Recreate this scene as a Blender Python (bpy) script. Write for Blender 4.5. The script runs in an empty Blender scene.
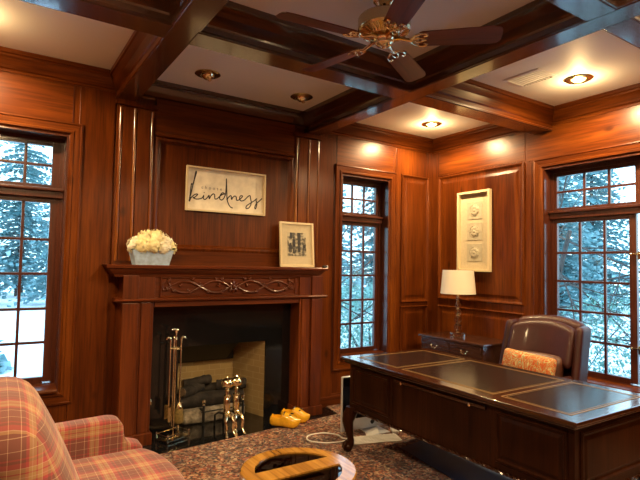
import bpy, bmesh, math, random
from mathutils import Vector, Matrix, noise
random.seed(7)
SC = bpy.context.scene
COL = SC.collection
PI = math.pi
def R(d): return math.radians(d)
V = Vector

# ------------------------------------------------------------------ materials
def newmat(name):
    m = bpy.data.materials.new(name); m.use_nodes = True
    nt = m.node_tree; nt.nodes.clear()
    out = nt.nodes.new('ShaderNodeOutputMaterial')
    b = nt.nodes.new('ShaderNodeBsdfPrincipled')
    nt.links.new(b.outputs[0], out.inputs[0])
    return m, nt, b, out
def N(nt, t, **k):
    n = nt.nodes.new(t)
    for a, v in k.items(): setattr(n, a, v)
    return n
def ramp(nt, stops, interp='LINEAR'):
    r = nt.nodes.new('ShaderNodeValToRGB'); r.color_ramp.interpolation = interp
    e = r.color_ramp.elements
    while len(e) < len(stops): e.new(0.5)
    for i, (p, c) in enumerate(stops):
        e[i].position = p; e[i].color = (c[0], c[1], c[2], 1)
    return r
def coords(nt, scale=(1, 1, 1), kind='Object', rot=(0, 0, 0)):
    t = N(nt, 'ShaderNodeTexCoord'); mp = N(nt, 'ShaderNodeMapping')
    mp.inputs['Scale'].default_value = scale; mp.inputs['Rotation'].default_value = rot
    nt.links.new(t.outputs[kind], mp.inputs[0]); return mp
def pm(name, col, rough=.5, metal=0, coat=0, var=0.0, vscale=8, bump=0.0, bscale=60, **k):
    m, nt, b, out = newmat(name)
    b.inputs['Base Color'].default_value = (*col, 1)
    b.inputs['Roughness'].default_value = rough
    b.inputs['Metallic'].default_value = metal
    b.inputs['Coat Weight'].default_value = coat
    b.inputs['Coat Roughness'].default_value = .08
    for kk, v in k.items(): b.inputs[kk.replace('_', ' ')].default_value = v
    if var or bump:
        mp = coords(nt)
    if var:
        nz = N(nt, 'ShaderNodeTexNoise'); nz.inputs['Scale'].default_value = vscale; nz.inputs['Detail'].default_value = 5
        nt.links.new(mp.outputs[0], nz.inputs[0])
        rp = ramp(nt, [(.3, [c*(1-var) for c in col]), (.7, [min(1, c*(1+var)) for c in col])])
        nt.links.new(nz.outputs[0], rp.inputs[0]); nt.links.new(rp.outputs[0], b.inputs['Base Color'])
    if bump:
        nz = N(nt, 'ShaderNodeTexNoise'); nz.inputs['Scale'].default_value = bscale; nz.inputs['Detail'].default_value = 4
        nt.links.new(mp.outputs[0], nz.inputs[0])
        bp = N(nt, 'ShaderNodeBump'); bp.inputs['Strength'].default_value = bump; bp.inputs['Distance'].default_value = .01
        nt.links.new(nz.outputs[0], bp.inputs['Height']); nt.links.new(bp.outputs[0], b.inputs['Normal'])
    return m
def wood(name, axis, dark, mid, light, rough=.33, coat=.35, knots=True, gs=13, ior=1.5, spec=.5):
    m, nt, b, out = newmat(name)
    s = [gs, gs, gs]; s[axis] = gs*.06
    mp = coords(nt, s)
    nz = N(nt, 'ShaderNodeTexNoise'); nz.inputs['Scale'].default_value = 1; nz.inputs['Detail'].default_value = 7
    nz.inputs['Roughness'].default_value = .62; nz.inputs['Distortion'].default_value = .9
    nt.links.new(mp.outputs[0], nz.inputs[0])
    big = N(nt, 'ShaderNodeTexNoise'); big.inputs['Scale'].default_value = 1; big.inputs['Detail'].default_value = 2
    s2 = [2.2]*3; s2[axis] = .5
    mp2 = coords(nt, s2); nt.links.new(mp2.outputs[0], big.inputs[0])
    mx = N(nt, 'ShaderNodeMath', operation='MULTIPLY_ADD')
    nt.links.new(big.outputs[0], mx.inputs[0]); mx.inputs[1].default_value = .52
    half = N(nt, 'ShaderNodeMath', operation='MULTIPLY'); half.inputs[1].default_value = .48
    nt.links.new(nz.outputs[0], half.inputs[0]); nt.links.new(half.outputs[0], mx.inputs[2])
    rp = ramp(nt, [(.33, dark), (.5, mid), (.66, light)])
    nt.links.new(mx.outputs[0], rp.inputs[0])
    last = rp.outputs[0]
    if knots:
        s3 = [3.1]*3; s3[axis] = 1.7
        mp3 = coords(nt, s3)
        vo = N(nt, 'ShaderNodeTexVoronoi'); vo.inputs['Scale'].default_value = 1
        nt.links.new(mp3.outputs[0], vo.inputs[0])
        kr = ramp(nt, [(.03, (.25, .2, .18)), (.1, (1, 1, 1))])
        nt.links.new(vo.outputs['Distance'], kr.inputs[0])
        mu = N(nt, 'ShaderNodeMixRGB', blend_type='MULTIPLY'); mu.inputs[0].default_value = .8
        nt.links.new(last, mu.inputs[1]); nt.links.new(kr.outputs[0], mu.inputs[2]); last = mu.outputs[0]
    fs = [gs*5.5]*3; fs[axis] = gs*.25
    mpf = coords(nt, fs); fn = N(nt, 'ShaderNodeTexNoise'); fn.inputs['Scale'].default_value = 1; fn.inputs['Detail'].default_value = 3
    nt.links.new(mpf.outputs[0], fn.inputs[0]); fr_ = ramp(nt, [(.36, (.62, .58, .55)), (.55, (1.1, 1.1, 1.1))]); nt.links.new(fn.outputs[0], fr_.inputs[0])
    mf = N(nt, 'ShaderNodeMixRGB', blend_type='MULTIPLY'); mf.inputs[0].default_value = .75
    nt.links.new(last, mf.inputs[1]); nt.links.new(fr_.outputs[0], mf.inputs[2]); last = mf.outputs[0]
    nt.links.new(last, b.inputs['Base Color'])
    b.inputs['Roughness'].default_value = rough
    b.inputs['IOR'].default_value = ior; b.inputs['Specular IOR Level'].default_value = spec
    b.inputs['Coat Weight'].default_value = coat; b.inputs['Coat Roughness'].default_value = .12
    bp = N(nt, 'ShaderNodeBump'); bp.inputs['Strength'].default_value = .12; bp.inputs['Distance'].default_value = .004
    nt.links.new(nz.outputs[0], bp.inputs['Height']); nt.links.new(bp.outputs[0], b.inputs['Normal'])
    return m
PD, PMI, PL = (.042, .008, .0013), (.095, .021, .0026), (.165, .043, .0052)
WV = wood('pine_panel_vertical', 2, PD, PMI, PL, rough=.3, coat=.0, spec=.22)
WX = wood('pine_board_x', 0, PD, PMI, PL, rough=.3, coat=.0, spec=.22)
WY = wood('pine_board_y', 1, PD, PMI, PL, rough=.3, coat=.0, spec=.22)
BEAD = wood('bead_highlight_pine', 2, PMI, PL, (.34, .13, .03), rough=.22, coat=.9)  # pine shifted lighter and glossier, gold highlight put into the colour
BD = [(.028, .010, .005), (.05, .018, .009), (.075, .028, .014)]
BX = wood('beam_x', 0, *BD, rough=.26, coat=1.0, knots=False)
BY = wood('beam_y', 1, *BD, rough=.26, coat=1.0, knots=False)
for _b in (BX, BY):
    _b.node_tree.nodes['Principled BSDF'].inputs['Coat IOR'].default_value = 1.75
MC = [(.05, .0092, .002), (.10, .0205, .0036), (.165, .039, .0068)]
MV = wood('mantel_cherry_v', 2, *MC, knots=False, coat=.15, spec=.35); MX = wood('mantel_cherry_x', 0, *MC, knots=False, coat=.15, spec=.35)
DK = [(.012, .0032, .0012), (.024, .0066, .0022), (.045, .0135, .0045)]
DV = wood('desk_mahogany_v', 2, *DK, rough=.3, coat=.0, knots=False, gs=18, spec=.16)
DY = wood('desk_mahogany_y', 1, *DK, rough=.2, coat=.8, knots=False, gs=18)
KY = wood('chest_wood_y', 1, (.03, .012, .008), (.055, .022, .013), (.085, .036, .02), rough=.25, coat=.6, knots=False)
TAB = wood('golden_walnut', 1, (.15, .06, .009), (.37, .175, .028), (.60, .33, .07), rough=.2, coat=.8, knots=False, gs=11)
SASH = wood('sash_wood', 2, (.035, .008, .004), (.06, .014, .006), (.09, .022, .009), knots=False)
BLADE = wood('fan_blade_wood', 0, (.09, .018, .006), (.14, .029, .009), (.19, .042, .013), rough=.42, coat=.1, knots=False)
PLASTER = pm('ceiling_plaster', (.80, .80, .80), .55, bump=.06, bscale=25)
WHITE = pm('white_paint', (.75, .73, .68), .5)
VENTW = pm('vent_white', (.82, .82, .82), .5)
BLACK = pm('black_granite', (.006, .006, .007), .12, coat=.3)
IRON = pm('black_iron', (.008, .008, .008), .5)
TANBRICK = None
BRASS = pm('polished_brass', (.93, .83, .56), .16, 1)
BRASSD = pm('aged_brass', (.60, .53, .31), .2, 1)
STEEL = pm('brushed_aluminium', (.70, .75, .82), .35, .3)
LEATHERT = pm('dark_leather_top', (.016, .011, .010), .17, bump=.03, bscale=220, Specular_IOR_Level=.4)
GOLD = pm('gold_tooling', (.36, .22, .07), .4, .5)
LEATHER = pm('burgundy_leather', (.036, .0075, .006), .46, coat=.05, Specular_IOR_Level=.3, var=.25, vscale=6, bump=.12, bscale=90)
LEATHERB = pm('brown_leather', (.06, .018, .010), .4, var=.25, vscale=6, bump=.1, bscale=90)
SHADE = pm('linen_shade', (.78, .70, .56), .8, Transmission_Weight=0.0)
CREAM = pm('cream_painted_frame', (.60, .49, .30), .5)
PAPER = pm('cream_paper', (.50, .43, .29), .8, var=.06, vscale=40)
CANVAS = pm('whitewashed_board', (.76, .70, .56), .8, var=.12, vscale=14)
TILE = pm('grey_cream_plaster', (.40, .36, .26), .8, var=.1, vscale=30)
INK = pm('black_ink', (.012, .012, .016), .6)
GREYINK = pm('grey_ink', (.18, .165, .15), .6)
ZINC = pm('zinc_window_blue', (.42, .57, .76), .45, .05, var=.22, vscale=26)  # zinc tinted with the blue daylight it reflects from the window
PETAL = pm('cream_petal', (.86, .78, .46), .7, var=.2, vscale=18)
PETALW = pm('pale_petal', (.86, .83, .66), .7, var=.15, vscale=18)
LEAF = pm('leaf_green', (.05, .10, .025), .6, var=.4, vscale=20)
CLOG = pm('clog_yellow', (.85, .45, .02), .25, coat=.6, var=.2, vscale=16)
CLOGR = pm('clog_red_paint', (.5, .03, .02), .3, coat=.5)
CLOGK = pm('clog_black_paint', (.03, .02, .01), .3, coat=.5)
CLOGIN = pm('clog_bare_wood', (.5, .30, .13), .6)
LOGM = pm('charred_log', (.022, .018, .015), .9, var=.6, vscale=14, bump=.8, bscale=26)
LOGEND = pm('log_end', (.13, .095, .065), .9, var=.4, vscale=30)
ASH = pm('ash_and_embers', (.32, .28, .22), .95, var=.5, vscale=22, bump=.8, bscale=40)
PLASTIC = pm('white_plastic', (.8, .79, .76), .4)
SCREEN = pm('black_screen_glass', (.004, .004, .005), .08)
MAT = pm('navy_mat_with_reflection', (.035, .060, .12), .4, coat=.0, var=.3, vscale=3)  # navy, with the blue window reflection mixed into the colour
FLOORM = wood('floor_oak', 0, (.05, .02, .01), (.08, .033, .016), (.12, .05, .024), knots=False)
SNOW = pm('snow', (.86, .9, .93), .8, var=.08, vscale=.6)
BARK = pm('bark', (.06, .05, .045), .9, var=.4, vscale=12)
ACR = pm('acrylic_crystal', (.9, .92, .95), .03, Transmission_Weight=1.0, IOR=1.45)
BRISTLE = pm('bristle', (.16, .11, .03), .8, var=.4, vscale=60)

def tan_brick():
    m, nt, b, out = newmat('tan_firebrick')
    mp = coords(nt, (1, 1, 1))
    cx = N(nt, 'ShaderNodeSeparateXYZ'); nt.links.new(mp.outputs[0], cx.inputs[0])
    ad = N(nt, 'ShaderNodeMath', operation='ADD'); nt.links.new(cx.outputs[0], ad.inputs[0]); nt.links.new(cx.outputs[1], ad.inputs[1])
    cb = N(nt, 'ShaderNodeCombineXYZ'); nt.links.new(ad.outputs[0], cb.inputs[0]); nt.links.new(cx.outputs[2], cb.inputs[1])
    br = N(nt, 'ShaderNodeTexBrick'); br.inputs['Scale'].default_value = 4.2
    br.inputs['Color1'].default_value = (.42, .30, .13, 1); br.inputs['Color2'].default_value = (.37, .26, .115, 1)
    br.inputs['Mortar'].default_value = (.48, .37, .2, 1); br.inputs['Mortar Size'].default_value = .012
    nt.links.new(cb.outputs[0], br.inputs[0]); nt.links.new(br.outputs[0], b.inputs['Base Color'])
    b.inputs['Roughness'].default_value = .9
    return m
TANBRICK = tan_brick()

def glass_mat():
    m, nt, b, out = newmat('window_glass')
    nt.nodes.remove(b)
    tr = N(nt, 'ShaderNodeBsdfTransparent'); tr.inputs[0].default_value = (.95, .98, .98, 1)
    gl = N(nt, 'ShaderNodeBsdfGlossy'); gl.inputs['Roughness'].default_value = .02
    fr = N(nt, 'ShaderNodeFresnel'); fr.inputs[0].default_value = 1.45
    mx = N(nt, 'ShaderNodeMixShader')
    nt.links.new(fr.outputs[0], mx.inputs[0]); nt.links.new(tr.outputs[0], mx.inputs[1]); nt.links.new(gl.outputs[0], mx.inputs[2])
    nt.links.new(mx.outputs[0], out.inputs[0]); return m
GLASS = glass_mat()
def dark_glass():
    m, nt, b, out = newmat('smoked_glass')
    nt.nodes.remove(b)
    tr = N(nt, 'ShaderNodeBsdfTransparent'); tr.inputs[0].default_value = (.16, .12, .09, 1)
    gl = N(nt, 'ShaderNodeBsdfGlossy'); gl.inputs['Roughness'].default_value = .02
    fr = N(nt, 'ShaderNodeFresnel'); fr.inputs[0].default_value = 1.5
    mx = N(nt, 'ShaderNodeMixShader')
    nt.links.new(fr.outputs[0], mx.inputs[0]); nt.links.new(tr.outputs[0], mx.inputs[1]); nt.links.new(gl.outputs[0], mx.inputs[2])
    nt.links.new(mx.outputs[0], out.inputs[0]); return m
SMOKE = dark_glass()
def emit_mat(name, col, s):
    m, nt, b, out = newmat(name)
    b.inputs['Base Color'].default_value = (*col, 1)
    b.inputs['Emission Color'].default_value = (*col, 1); b.inputs['Emission Strength'].default_value = s
    return m
BULB = emit_mat('lit_bulb', (1, .66, .24), 9)
BULBOFF = pm('unlit_bulb', (.55, .42, .25), .15, .3)

def rug_mat():
    m, nt, b, out = newmat('oriental_rug')
    mp = coords(nt, (1, 1, 1))
    nz = N(nt, 'ShaderNodeTexNoise'); nz.inputs['Scale'].default_value = 12; nz.inputs['Detail'].default_value = 4
    nt.links.new(mp.outputs[0], nz.inputs[0])
    mixv = N(nt, 'ShaderNodeMixRGB', blend_type='ADD'); mixv.inputs[0].default_value = .08
    nt.links.new(mp.outputs[0], mixv.inputs[1]); nt.links.new(nz.outputs['Color'], mixv.inputs[2])
    v1 = N(nt, 'ShaderNodeTexVoronoi'); v1.inputs['Scale'].default_value = 62
    nt.links.new(mixv.outputs[0], v1.inputs[0])
    sep = N(nt, 'ShaderNodeSeparateColor'); nt.links.new(v1.outputs['Color'], sep.inputs[0])
    pal = ramp(nt, [(0, (.05, .055, .09)), (.16, (.36, .11, .07)), (.34, (.52, .44, .33)), (.52, (.03, .025, .03)), (.62, (.42, .17, .12)), (.74, (.66, .58, .46)), (.90, (.17, .18, .24))], 'CONSTANT')
    nt.links.new(sep.outputs[0], pal.inputs[0])
    v1b = N(nt, 'ShaderNodeTexVoronoi'); v1b.inputs['Scale'].default_value = 120; nt.links.new(mixv.outputs[0], v1b.inputs[0])
    sepb = N(nt, 'ShaderNodeSeparateColor'); nt.links.new(v1b.outputs['Color'], sepb.inputs[0])
    palb = ramp(nt, [(0, (.05, .045, .07)), (.25, (.28, .10, .06)), (.5, (.38, .28, .18)), (.75, (.05, .03, .03)), (.88, (.42, .33, .23))], 'CONSTANT'); nt.links.new(sepb.outputs[0], palb.inputs[0])
    mxb = N(nt, 'ShaderNodeMixRGB'); mxb.inputs[0].default_value = .32; nt.links.new(pal.outputs[0], mxb.inputs[1]); nt.links.new(palb.outputs[0], mxb.inputs[2]); pal = mxb
    # curling vines between the flowers
    wv = N(nt, 'ShaderNodeTexVoronoi', feature='DISTANCE_TO_EDGE'); wv.inputs['Scale'].default_value = 11
    nt.links.new(mixv.outputs[0], wv.inputs[0])
    vr = ramp(nt, [(.05, (1, 1, 1)), (.09, (0, 0, 0))])
    nt.links.new(wv.outputs['Distance'], vr.inputs[0])
    m1 = N(nt, 'ShaderNodeMixRGB'); vf = N(nt, 'ShaderNodeMath', operation='MULTIPLY'); vf.inputs[1].default_value = .45; nt.links.new(vr.outputs[0], vf.inputs[0]); nt.links.new(vf.outputs[0], m1.inputs[0]); nt.links.new(pal.outputs[0], m1.inputs[1]); m1.inputs[2].default_value = (.05, .035, .03, 1)
    # broad fields of red, ivory and blue
    v2 = N(nt, 'ShaderNodeTexNoise'); v2.inputs['Scale'].default_value = 2.3; v2.inputs['Detail'].default_value = 1
    nt.links.new(mp.outputs[0], v2.inputs[0])
    fr = ramp(nt, [(.38, (.75, .62, .6)), (.5, (1, .95, .9)), (.62, (1.0, .75, .6))])
    nt.links.new(v2.outputs[0], fr.inputs[0])
    v3 = N(nt, 'ShaderNodeTexVoronoi'); v3.inputs['Scale'].default_value = 10; nt.links.new(mixv.outputs[0], v3.inputs[0])
    r3 = ramp(nt, [(.12, (1.2, 1.15, 1.1)), (.30, (.62, .55, .52)), (.42, (1.1, 1.05, 1.0)), (.6, (.45, .40, .42))]); nt.links.new(v3.outputs['Distance'], r3.inputs[0])
    m3 = N(nt, 'ShaderNodeMixRGB', blend_type='MULTIPLY'); m3.inputs[0].default_value = .8; nt.links.new(m1.outputs[0], m3.inputs[1]); nt.links.new(r3.outputs[0], m3.inputs[2]); m1 = m3
    mu = N(nt, 'ShaderNodeMixRGB', blend_type='MULTIPLY'); mu.inputs[0].default_value = 1
    nt.links.new(m1.outputs[0], mu.inputs[1]); nt.links.new(fr.outputs[0], mu.inputs[2])
    nt.links.new(mu.outputs[0], b.inputs['Base Color'])
    b.inputs['Roughness'].default_value = .95
    f = N(nt, 'ShaderNodeTexNoise'); f.inputs['Scale'].default_value = 300
    nt.links.new(mp.outputs[0], f.inputs[0])
    bp = N(nt, 'ShaderNodeBump'); bp.inputs['Strength'].default_value = .35; bp.inputs['Distance'].default_value = .004
    nt.links.new(f.outputs[0], bp.inputs['Height']); nt.links.new(bp.outputs[0], b.inputs['Normal'])
    return m
RUG = rug_mat()

def plaid_mat():
    m, nt, b, out = newmat('red_tan_plaid')
    t = N(nt, 'ShaderNodeTexCoord')
    sx = N(nt, 'ShaderNodeSeparateXYZ'); nt.links.new(t.outputs['UV'], sx.inputs[0])
    br, tan, red, cream = (.17, .055, .042), (.40, .235, .10), (.37, .055, .055), (.52, .36, .24)
    stops = [(0, br), (.17, cream), (.185, br), (.27, red), (.33, tan), (.39, cream), (.405, tan), (.47, red), (.50, tan), (.58, cream), (.595, red), (.70, br), (.76, red), (.79, br), (.93, cream), (.945, br)]
    cols = []
    for o in (0, 1):
        fr = N(nt, 'ShaderNodeMath', operation='FRACT'); nt.links.new(sx.outputs[o], fr.inputs[0])
        rp = ramp(nt, stops, 'CONSTANT'); nt.links.new(fr.outputs[0], rp.inputs[0]); cols.append(rp)
    mx = N(nt, 'ShaderNodeMixRGB'); mx.inputs[0].default_value = .5
    nt.links.new(cols[0].outputs[0], mx.inputs[1]); nt.links.new(cols[1].outputs[0], mx.inputs[2])
    nt.links.new(mx.outputs[0], b.inputs['Base Color'])
    b.inputs['Roughness'].default_value = .85
    b.inputs['Sheen Weight'].default_value = .2
    return m
PLAID = plaid_mat()
def paisley_mat():
    m, nt, b, out = newmat('orange_paisley')
    mp = coords(nt, (1, 1, 1))
    nz = N(nt, 'ShaderNodeTexNoise'); nz.inputs['Scale'].default_value = 10; nz.inputs['Detail'].default_value = 1.2; nz.inputs['Distortion'].default_value = 2
    nt.links.new(mp.outputs[0], nz.inputs[0])
    wv = N(nt, 'ShaderNodeMath', operation='MULTIPLY'); wv.inputs[1].default_value = 7; nt.links.new(nz.outputs[0], wv.inputs[0])
    fr = N(nt, 'ShaderNodeMath', operation='FRACT'); nt.links.new(wv.outputs[0], fr.inputs[0])
    rp = ramp(nt, [(0, (.46, .09, .02)), (.3, (.50, .30, .10)), (.5, (.55, .47, .26)), (.64, (.20, .24, .13)), (.78, (.50, .15, .03))], 'CONSTANT')
    nt.links.new(fr.outputs[0], rp.inputs[0]); nt.links.new(rp.outputs[0], b.inputs['Base Color']); b.inputs['Roughness'].default_value = .9
    return m
PAISLEY = paisley_mat()
def photo_mat():
    m, nt, b, out = newmat('black_and_white_print')
    mp = coords(nt, (1, 1, 1))
    nz = N(nt, 'ShaderNodeTexNoise'); nz.inputs['Scale'].default_value = 26; nz.inputs['Detail'].default_value = 4
    nt.links.new(mp.outputs[0], nz.inputs[0])
    rp = ramp(nt, [(.4, (.05, .045, .03)), (.52, (.25, .22, .15)), (.6, (.42, .38, .27))])
    nt.links.new(nz.outputs[0], rp.inputs[0]); nt.links.new(rp.outputs[0], b.inputs['Base Color']); b.inputs['Roughness'].default_value = .4
    return m
PRINT = photo_mat()
def foliage(name, a, c, e):
    m, nt, b, out = newmat(name)
    mp = coords(nt, (1, 1, 1))
    nz = N(nt, 'ShaderNodeTexNoise'); nz.inputs['Scale'].default_value = 2.4; nz.inputs['Detail'].default_value = 6
    nt.links.new(mp.outputs[0], nz.inputs[0])
    rp = ramp(nt, [(.35, a), (.5, c), (.65, e)]); nt.links.new(nz.outputs[0], rp.inputs[0])
    nt.links.new(rp.outputs[0], b.inputs['Base Color']); b.inputs['Roughness'].default_value = .7
    return m
PINE = foliage('snow_dusted_needles', (.10, .25, .27), (.19, .35, .37), (.33, .50, .53))
PINED = foliage('dark_needles', (.08, .21, .23), (.15, .30, .32), (.28, .45, .48))
BUSH = foliage('evergreen_shrub', (.08, .22, .18), (.14, .31, .26), (.25, .44, .39))

# ------------------------------------------------------------------ mesh helpers
def B(): return bmesh.new()
def box(bm, x0, x1, y0, y1, z0, z1):
    v = [bm.verts.new((x, y, z)) for x in (x0, x1) for y in (y0, y1) for z in (z0, z1)]
    for f in ((0, 1, 3, 2), (4, 6, 7, 5), (0, 4, 5, 1), (2, 3, 7, 6), (0, 2, 6, 4), (1, 5, 7, 3)):
        bm.faces.new([v[i] for i in f])
    return v
def obox(bm, c, s, rot=None):
    v = box(bm, -s[0]/2, s[0]/2, -s[1]/2, s[1]/2, -s[2]/2, s[2]/2)
    M = Matrix.Translation(c)
    if rot is not None: M = M @ (rot if isinstance(rot, Matrix) else Matrix.Rotation(rot, 4, 'Z'))
    for q in v: q.co = M @ q.co
    return v
def prism(bm, poly, f0, f1):
    """poly: 2-D points; f0, f1 map a 2-D point to 3-D at either end"""
    a = [bm.verts.new(f0(*p)) for p in poly]; b = [bm.verts.new(f1(*p)) for p in poly]
    n = len(poly)
    for i in range(n): bm.faces.new((a[i], a[(i+1) % n], b[(i+1) % n], b[i]))
    bm.faces.new(a[::-1]); bm.faces.new(b)
    return a+b
def molding(bm, prof, p0, p1, nrm, m0=0, m1=0, up=V((0, 0, 1))):
    """prof: (out, up) points; sweeps from p0 to p1; m = mitre factor (1 shortens by 'out')"""
    p0, p1, nrm = V(p0), V(p1), V(nrm); d = (p1-p0).normalized()
    prism(bm, prof, lambda o, h: p0+nrm*o+up*h+d*(m0*o), lambda o, h: p1+nrm*o+up*h-d*(m1*o))
def ring(bm, O, U, W, Nn, w, h, prof, fill=False, close=True, two=False):
    """rectangular frame: prof = (inset, height) loops"""
    O, U, W, Nn = V(O), V(U), V(W), V(Nn); L = []
    for d, t in prof:
        L.append([bm.verts.new(O+U*x+W*y+Nn*t) for x, y in ((d, d), (w-d, d), (w-d, h-d), (d, h-d))])
    k = len(L)
    for i in range(k if close else k-1):
        a, b = L[i], L[(i+1) % k]
        for j in range(4):
            fc = bm.faces.new((a[j], a[(j+1) % 4], b[(j+1) % 4], b[j]))
            if two and j % 2 == 0: fc.material_index = 1
    if fill: bm.faces.new(L[-1])
def frame_axes(d):
    d = d.normalized(); a = V((0, 0, 1)) if abs(d.z) < .9 else V((1, 0, 0))
    x = d.cross(a).normalized(); return x, d.cross(x).normalized()
def cyl(bm, p0, p1, r0, r1=None, seg=16, caps=True):
    p0, p1 = V(p0), V(p1); r1 = r0 if r1 is None else r1
    x, y = frame_axes(p1-p0)
    A = [[bm.verts.new(p+(x*math.cos(2*PI*i/seg)+y*math.sin(2*PI*i/seg))*r) for i in range(seg)] for p, r in ((p0, r0), (p1, r1))]
    for i in range(seg): bm.faces.new((A[0][i], A[0][(i+1) % seg], A[1][(i+1) % seg], A[1][i]))
    if caps: bm.faces.new(A[0][::-1]); bm.faces.new(A[1])
    return A[0]+A[1]
def lathe(bm, prof, c=(0, 0, 0), seg=24):
    c = V(c); rows = []
    for r, z in prof:
        rows.append([bm.verts.new(c+V((max(r, 1e-4)*math.cos(2*PI*i/seg), max(r, 1e-4)*math.sin(2*PI*i/seg), z))) for i in range(seg)])
    for a, b in zip(rows, rows[1:]):
        for i in range(seg): bm.faces.new((a[i], a[(i+1) % seg], b[(i+1) % seg], b[i]))
    bm.faces.new(rows[0][::-1]); bm.faces.new(rows[-1])
    return [v for r in rows for v in r]
def tube(bm, pts, r, seg=8, closed=False):
    pts = [V(p) for p in pts]; n = len(pts)
    rr = r if isinstance(r, (list, tuple)) else [r]*n
    rows = []; px = None
    for i in range(n):
        if closed: d = pts[(i+1) % n]-pts[i-1]
        else: d = pts[min(i+1, n-1)]-pts[max(i-1, 0)]
        if d.length < 1e-9: d = V((0, 0, 1))
        d.normalize()
        if px is None: px, _ = frame_axes(d)
        else:
            px = px-d*px.dot(d)
            if px.length < 1e-6: px, _ = frame_axes(d)
            px.normalize()
        py = d.cross(px)
        rows.append([bm.verts.new(pts[i]+(px*math.cos(2*PI*k/seg)+py*math.sin(2*PI*k/seg))*rr[i]) for k in range(seg)])
    rng = n if closed else n-1
    for i in range(rng):
        a, b = rows[i], rows[(i+1) % n]
        for k in range(seg): bm.faces.new((a[k], a[(k+1) % seg], b[(k+1) % seg], b[k]))
    if not closed: bm.faces.new(rows[0][::-1]); bm.faces.new(rows[-1])
def smooth_path(pts, n=8, closed=False):
    P = [V(p) for p in pts]; out = []; m = len(P)
    for i in range(m if closed else m-1):
        if closed: p0, p1, p2, p3 = P[i-1], P[i], P[(i+1) % m], P[(i+2) % m]
        else: p0, p1, p2, p3 = P[max(i-1, 0)], P[i], P[i+1], P[min(i+2, m-1)]
        for k in range(n):
            t = k/n
            out.append(.5*((2*p1)+(p2-p0)*t+(2*p0-5*p1+4*p2-p3)*t*t+(3*p1-p0-3*p2+p3)*t**3))
    if not closed: out.append(P[-1])
    return out
def ball(bm, c, r, seg=14, sc=(1, 1, 1), rot=None):
    g = bmesh.ops.create_uvsphere(bm, u_segments=seg, v_segments=max(6, seg*2//3), radius=r)
    M = Matrix.Translation(c) @ (rot or Matrix()) @ Matrix.Diagonal((*sc, 1))
    bmesh.ops.transform(bm, matrix=M, verts=g['verts']); return g['verts']
def rbox(bm, size, r, sub=3, deform=None, M=None, seg=3):
    """rounded, subdivided box centred at origin, then deformed"""
    t = bmesh.new()
    bmesh.ops.create_cube(t, size=1)
    for v in t.verts: v.co = V((v.co.x*size[0], v.co.y*size[1], v.co.z*size[2]))
    bmesh.ops.bevel(t, geom=t.edges[:], offset=r, segments=seg, profile=.5, affect='EDGES')
    for s in range(sub):
        el = [e for e in t.edges if e.calc_length() > .035]
        if not el: break
        bmesh.ops.subdivide_edges(t, edges=el, cuts=1, use_grid_fill=True)
    if deform:
        for v in t.verts: v.co = deform(v.co.copy())
    if M is not None: bmesh.ops.transform(t, matrix=M, verts=t.verts)
    me = bpy.data.meshes.new('tmp'); t.to_mesh(me); t.free()
    bm.from_mesh(me); bpy.data.meshes.remove(me)
def bevel_all(bm, w, seg=2, ang=.5):
    bmesh.ops.remove_doubles(bm, verts=bm.verts, dist=1e-5)
    bmesh.ops.recalc_face_normals(bm, faces=bm.faces)
    es = [e for e in bm.edges if len(e.link_faces) == 2 and e.calc_face_angle(0) > ang]
    bmesh.ops.bevel(bm, geom=es, offset=w, segments=seg, profile=.5, affect='EDGES', clamp_overlap=True)

CRISP = {'casing', 'panel', 'mantel_shelf', 'lower_moulding', 'frame', 'crown_side', 'sill', 'front_panel', 'end_panel', 'frieze', 'frieze_board'}
def tag(o, label=None, cat=None, group=None, kind=None):
    if label: o['label'] = label
    if cat: o['category'] = cat
    if group: o['group'] = group
    if kind: o['kind'] = kind
    return o
def thing(name, label, cat, loc=(0, 0, 0), rz=0, group=None, kind=None):
    o = bpy.data.objects.new(name, None); COL.objects.link(o)
    o.location = loc; o.rotation_euler = (0, 0, rz); o.empty_display_size = .1
    return tag(o, label, cat, group, kind)
def wm(o):
    M = Matrix.LocRotScale(o.location, o.rotation_euler, None)
    return wm(o.parent) @ M if o.parent else M
def obj(name, bm, m, parent=None, world=True, bevel=0, ang=.6, flat=False, label=None):
    """links bm as one mesh; world=True: bm is in world space and is moved into the parent's space"""
    if bevel: bevel_all(bm, bevel)
    bmesh.ops.recalc_face_normals(bm, faces=bm.faces)
    if parent is not None and world: bmesh.ops.transform(bm, matrix=wm(parent).inverted(), verts=bm.verts)
    if name in CRISP or name.startswith(('trim_', 'baseboard')): ang = .2
    if not flat:
        for f in bm.faces: f.smooth = True
        for e in bm.edges:
            if len(e.link_faces) == 2 and e.calc_face_angle(0) > ang: e.smooth = False
    me = bpy.data.meshes.new(name); bm.to_mesh(me); bm.free()
    o = bpy.data.objects.new(name, me); COL.objects.link(o)
    for mm in (m if isinstance(m, (list, tuple)) else [m]): me.materials.append(mm)
    if bevel:
        wn = o.modifiers.new('normals', 'WEIGHTED_NORMAL'); wn.keep_sharp = True; wn.weight = 100
    if parent is not None: o.parent = parent
    if label: o['label'] = label
    return o
def copy_thing(root, loc, rz, label, group=None):
    r = root.copy(); COL.objects.link(r); r.location = loc; r.rotation_euler = (0, 0, rz); r['label'] = label
    if group: r['group'] = group
    for ch in root.children:
        c = ch.copy(); COL.objects.link(c); c.parent = r
        for g in ch.children:
            d = g.copy(); COL.objects.link(d); d.parent = c
    return r
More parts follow.
